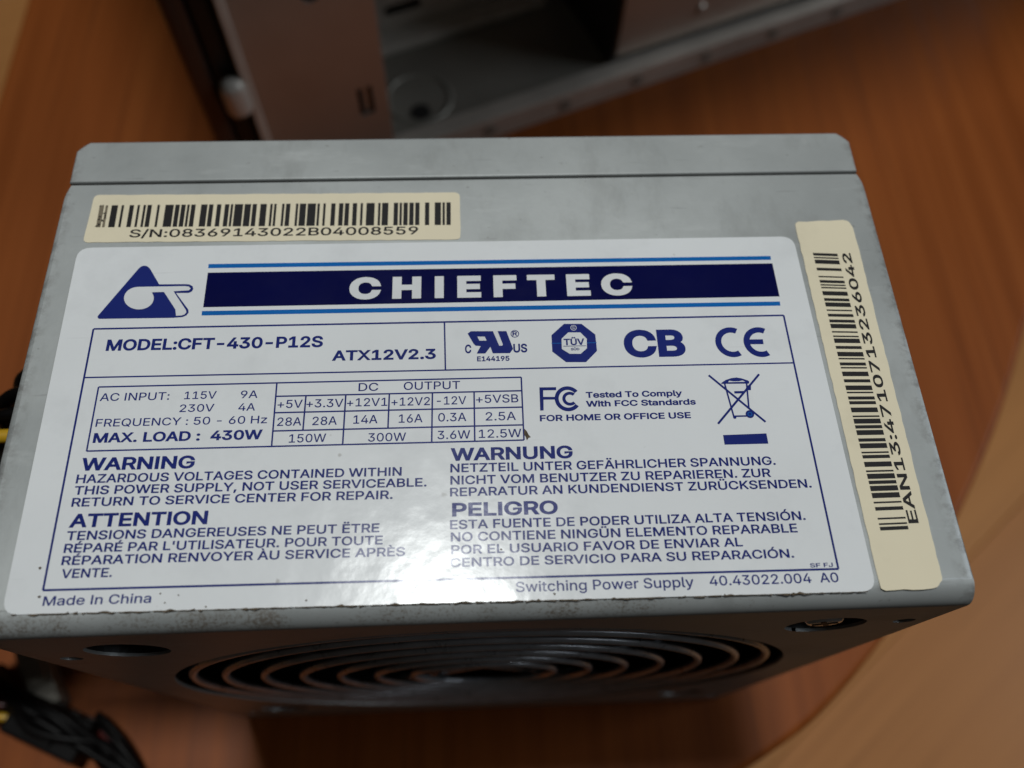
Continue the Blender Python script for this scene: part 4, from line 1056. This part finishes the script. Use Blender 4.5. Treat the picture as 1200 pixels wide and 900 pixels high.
# drive connectors lying on the table at the end of the leads
def connector(name, loc, rz, size, mat, pins, label=None):
    L, Wd, H = size
    o = box(name, -L / 2, L / 2, -Wd / 2, Wd / 2, 0, H, mat, None, 0.8, 2)
    o.location = Vector(loc) * MM
    o.rotation_euler = (0, 0, R(rz))
    o.parent = psu
    if label: o['label'] = label
    box('latch', -L * .18, L * .18, -Wd * .34, Wd * .30, H - 0.4, H + 1.6, mat, o, 0.4)
    for k in range(pins):
        x = -L / 2 + L * (k + .5) / pins
        bmh = box_bm((x - L / pins * .28) * MM, (x + L / pins * .28) * MM, (Wd / 2 - 0.6) * MM, (Wd / 2 + 0.25) * MM, H * .22 * MM, H * .78 * MM)
        bm_obj('socket', bmh, MAT['case_black'], o)
    return o
connector('connector', (-130.5, 13.5, 0.3), 118, (21, 8, 7.5), MAT['white_plastic'], 4, 'off white plastic plug')
connector('connector', (-124, -1.0, 0.3), -24, (24, 12, 9), MAT['black'], 5, 'black plastic plug')
for k in range(4):
    pts = [(-112 + k * 1.0, 2 - k * 2.4, 5), (-106 + k * .8, -2 - k * 2.4, 6 + k % 2 * 2), (-98 + k * 1.2, -12 - k * 1.6, 3 + k % 2 * 2.2), (-92 + k * 2.0, -24 - k, 2), (-93 + k * 3, -44, 2)]
    tube_obj('wire', mm(pts), 1.15 * MM, MAT[['black', 'black', 'red', 'black'][k]], psu)
tg = random.Random(5)
for k in range(9):
    u = lambda s: tg.uniform(-s, s)
    pts = [(-146 + u(4), 10 + k * 1.1 + u(3), 4 + u(1)), (-136 + u(4), 6 + u(4), 9 + u(3)), (-126 + u(4), 2 + u(5), 12.5 + u(1.5)), (-116 + u(3), -3 + u(4), 9 + u(3)), (-108 + u(4), -9 + u(4), 5 + u(2)), (-100 + u(5), -18 + u(4), 3 + u(1)), (-98 + u(8), -40 + u(4), 2.2)]
    tube_obj('wire', mm(pts), 1.35 * MM, MAT['black'], psu)
for k in range(3):
    pts = [(-134, 1 + k * 3.0, 5), (-139, 3 + k * 3.2, 7 + k), (-146, 2 + k * 4, 6 + k * 1.5), (-158, -6 + k * 3, 3 + k * 2), (-175, -20 + k * 4, 2)]
    tube_obj('wire', mm(pts), 1.15 * MM, MAT[['yellow', 'red', 'black'][k]], psu)
for k in range(2):
    pts = [(-134 - k * 3, 24, 4), (-140 - k * 3, 33, 7), (-152 - k * 2, 38, 7), (-166, 30 - k * 5, 3), (-180, 10, 2)]
    tube_obj('wire', mm(pts), 1.15 * MM, MAT[['black', 'yellow'][k]], psu)

# ================================================================== computer case standing behind
case = empty('computer_case', (0.01682, 0.22207, 0.0), math.atan2(0.38828, 0.92154))
tag(case, 'open steel computer case standing on the table behind the power supply', 'computer case')
HC = 410
pl = box('side_panel', -97, -50, 0, 1.2, 11.5, HC, MAT['case_steel'], case, 0.3)
boolean_cut(pl, [cyl_bm(3.2 * MM, 0.02, 24, 'Y', loc=(-69.4 * MM, 0, 90 * MM)), box_bm(-61.0 * MM, -55.5 * MM, -0.01, 0.01, 35 * MM, 48 * MM), cyl_bm(3.2 * MM, 0.02, 24, 'Y', loc=(-69.4 * MM, 0, 190 * MM))])
pl.data.materials.clear(); pl.data.materials.append(MAT['case_steel'])
box('folded_edge', -97.2, -94.2, -1.4, -0.15, 11.5, HC, MAT['case_bright'], case, 0.5)
for z in (150, 235, 320):
    bm_obj('rivet', cyl_bm(2.2 * MM, 1.2 * MM, 20, 'Y', r2=1.4 * MM, loc=(-87 * MM, -0.5 * MM, z * MM)), MAT['case_rail'], pl)
box('bent_tab', -58.6, -57.0, 1.4, 5.0, 35.5, 47.5, MAT['case_rail'], case)
box('panel_return', -51.2, -50.2, 1.4, 30, 11.5, HC, MAT['case_dark'], case)
box('panel_hole_shade', -97, -50.5, 14, 15, 11.5, HC, MAT['case_black'], case)  # sheet coloured black to paint the shade behind the panel's openings
box('corner_post', -104.5, -97.3, 3.0, 16, 0, HC, MAT['case_black'], case, 2.0, 3)
box('front_bezel', -112, -104.7, 2.0, 195, 0, HC, MAT['bezel'], case, 2.5, 4)
cl = box_bm(-104.5 * MM, -96.2 * MM, -4.5 * MM, 2.9 * MM, 54 * MM, 69 * MM, 3.5 * MM, 5)
bm_obj('clip', cl, MAT['case_bright'], case, True)
# bottom rail and floor of the case
rail = box('bottom_rail', -110, 330, 0, 1.4, 0, 11.2, MAT['case_rail'], case, 0.4)
for x in range(-10, 330, 34):
    cb = cyl_bm(2.6 * MM, 0.5 * MM, 20, 'Y', loc=(x * MM, -0.2 * MM, 5.6 * MM))
    bm_obj('dimple', cb, MAT['case_dark'], rail)
box('rail_lip', -110, 330, 1.6, 8, 10.2, 11.4, MAT['case_rail'], case, 0.3)
plate = box('floor_plate', -110, 330, 8.2, 194, 8.0, 9.4, MAT['case_dark'], case, 0.2)
boolean_cut(plate, [cyl_bm(4.0 * MM, 0.02, 32, 'Z', loc=(-33 * MM, 16.5 * MM, 9 * MM))])
plate.data.materials.clear(); plate.data.materials.append(MAT['case_dark'])
bm_obj('hole_shade_disc', cyl_bm(3.9 * MM, 3 * MM, 32, 'Z', loc=(-33 * MM, 16.5 * MM, 8.6 * MM)), MAT['case_black'], plate)  # black disc painting the darkness of an open hole, no real plug
bm_obj('foot_boss', torus_bm(13 * MM, 1.3 * MM, 48, 8, 'Z', (-31 * MM, 24 * MM, 9.3 * MM), 0.7), MAT['case_dark'], plate, True)
# inner wall with slots and its folded foot
iw = box('slot_wall', -50, 62, 60, 61.2, 9.6, HC - 12, MAT['case_bright'], case, 0.2)
boolean_cut(iw, [box_bm(-30 * MM, -14 * MM, 0.05, 0.07, z * MM, (z + 5) * MM) for z in (20, 31, 42, 53)])
iw.data.materials.clear(); iw.data.materials.append(MAT['case_bright'])
box('folded_foot', -49, 40, 50, 59.8, 9.6, 13.6, MAT['case_bright'], case, 0.8)
# drive cage on the right
box('cage_side', 49, 50.2, 8, 150, 9.6, HC - 12, MAT['case_black'], case)  # coloured black to paint the deep shade of the void beside the cage
cage = box('drive_cage', 50.4, 300, 7, 8.2, 14.5, HC - 12, MAT['case_steel'], case, 0.4)
for x in (88, 119, 150, 181, 212):
    for z in (26, 66, 106):
        cb = cyl_bm(2.6 * MM, 1.4 * MM, 20, 'Y', r2=1.6 * MM, loc=(x * MM, 6.5 * MM, z * MM))
        bm_obj('rivet', cb, MAT['case_steel'], cage)
box('rear_wall', 330.2, 331.4, 0, 196, 0, HC, MAT['case_steel'], case)
box('far_panel', -110, 330, 196.2, 197.4, 0, HC, MAT['case_steel'], case)
box('top_panel', -110, 331.4, 0, 197.4, HC + 0.2, HC + 1.6, MAT['case_steel'], case)
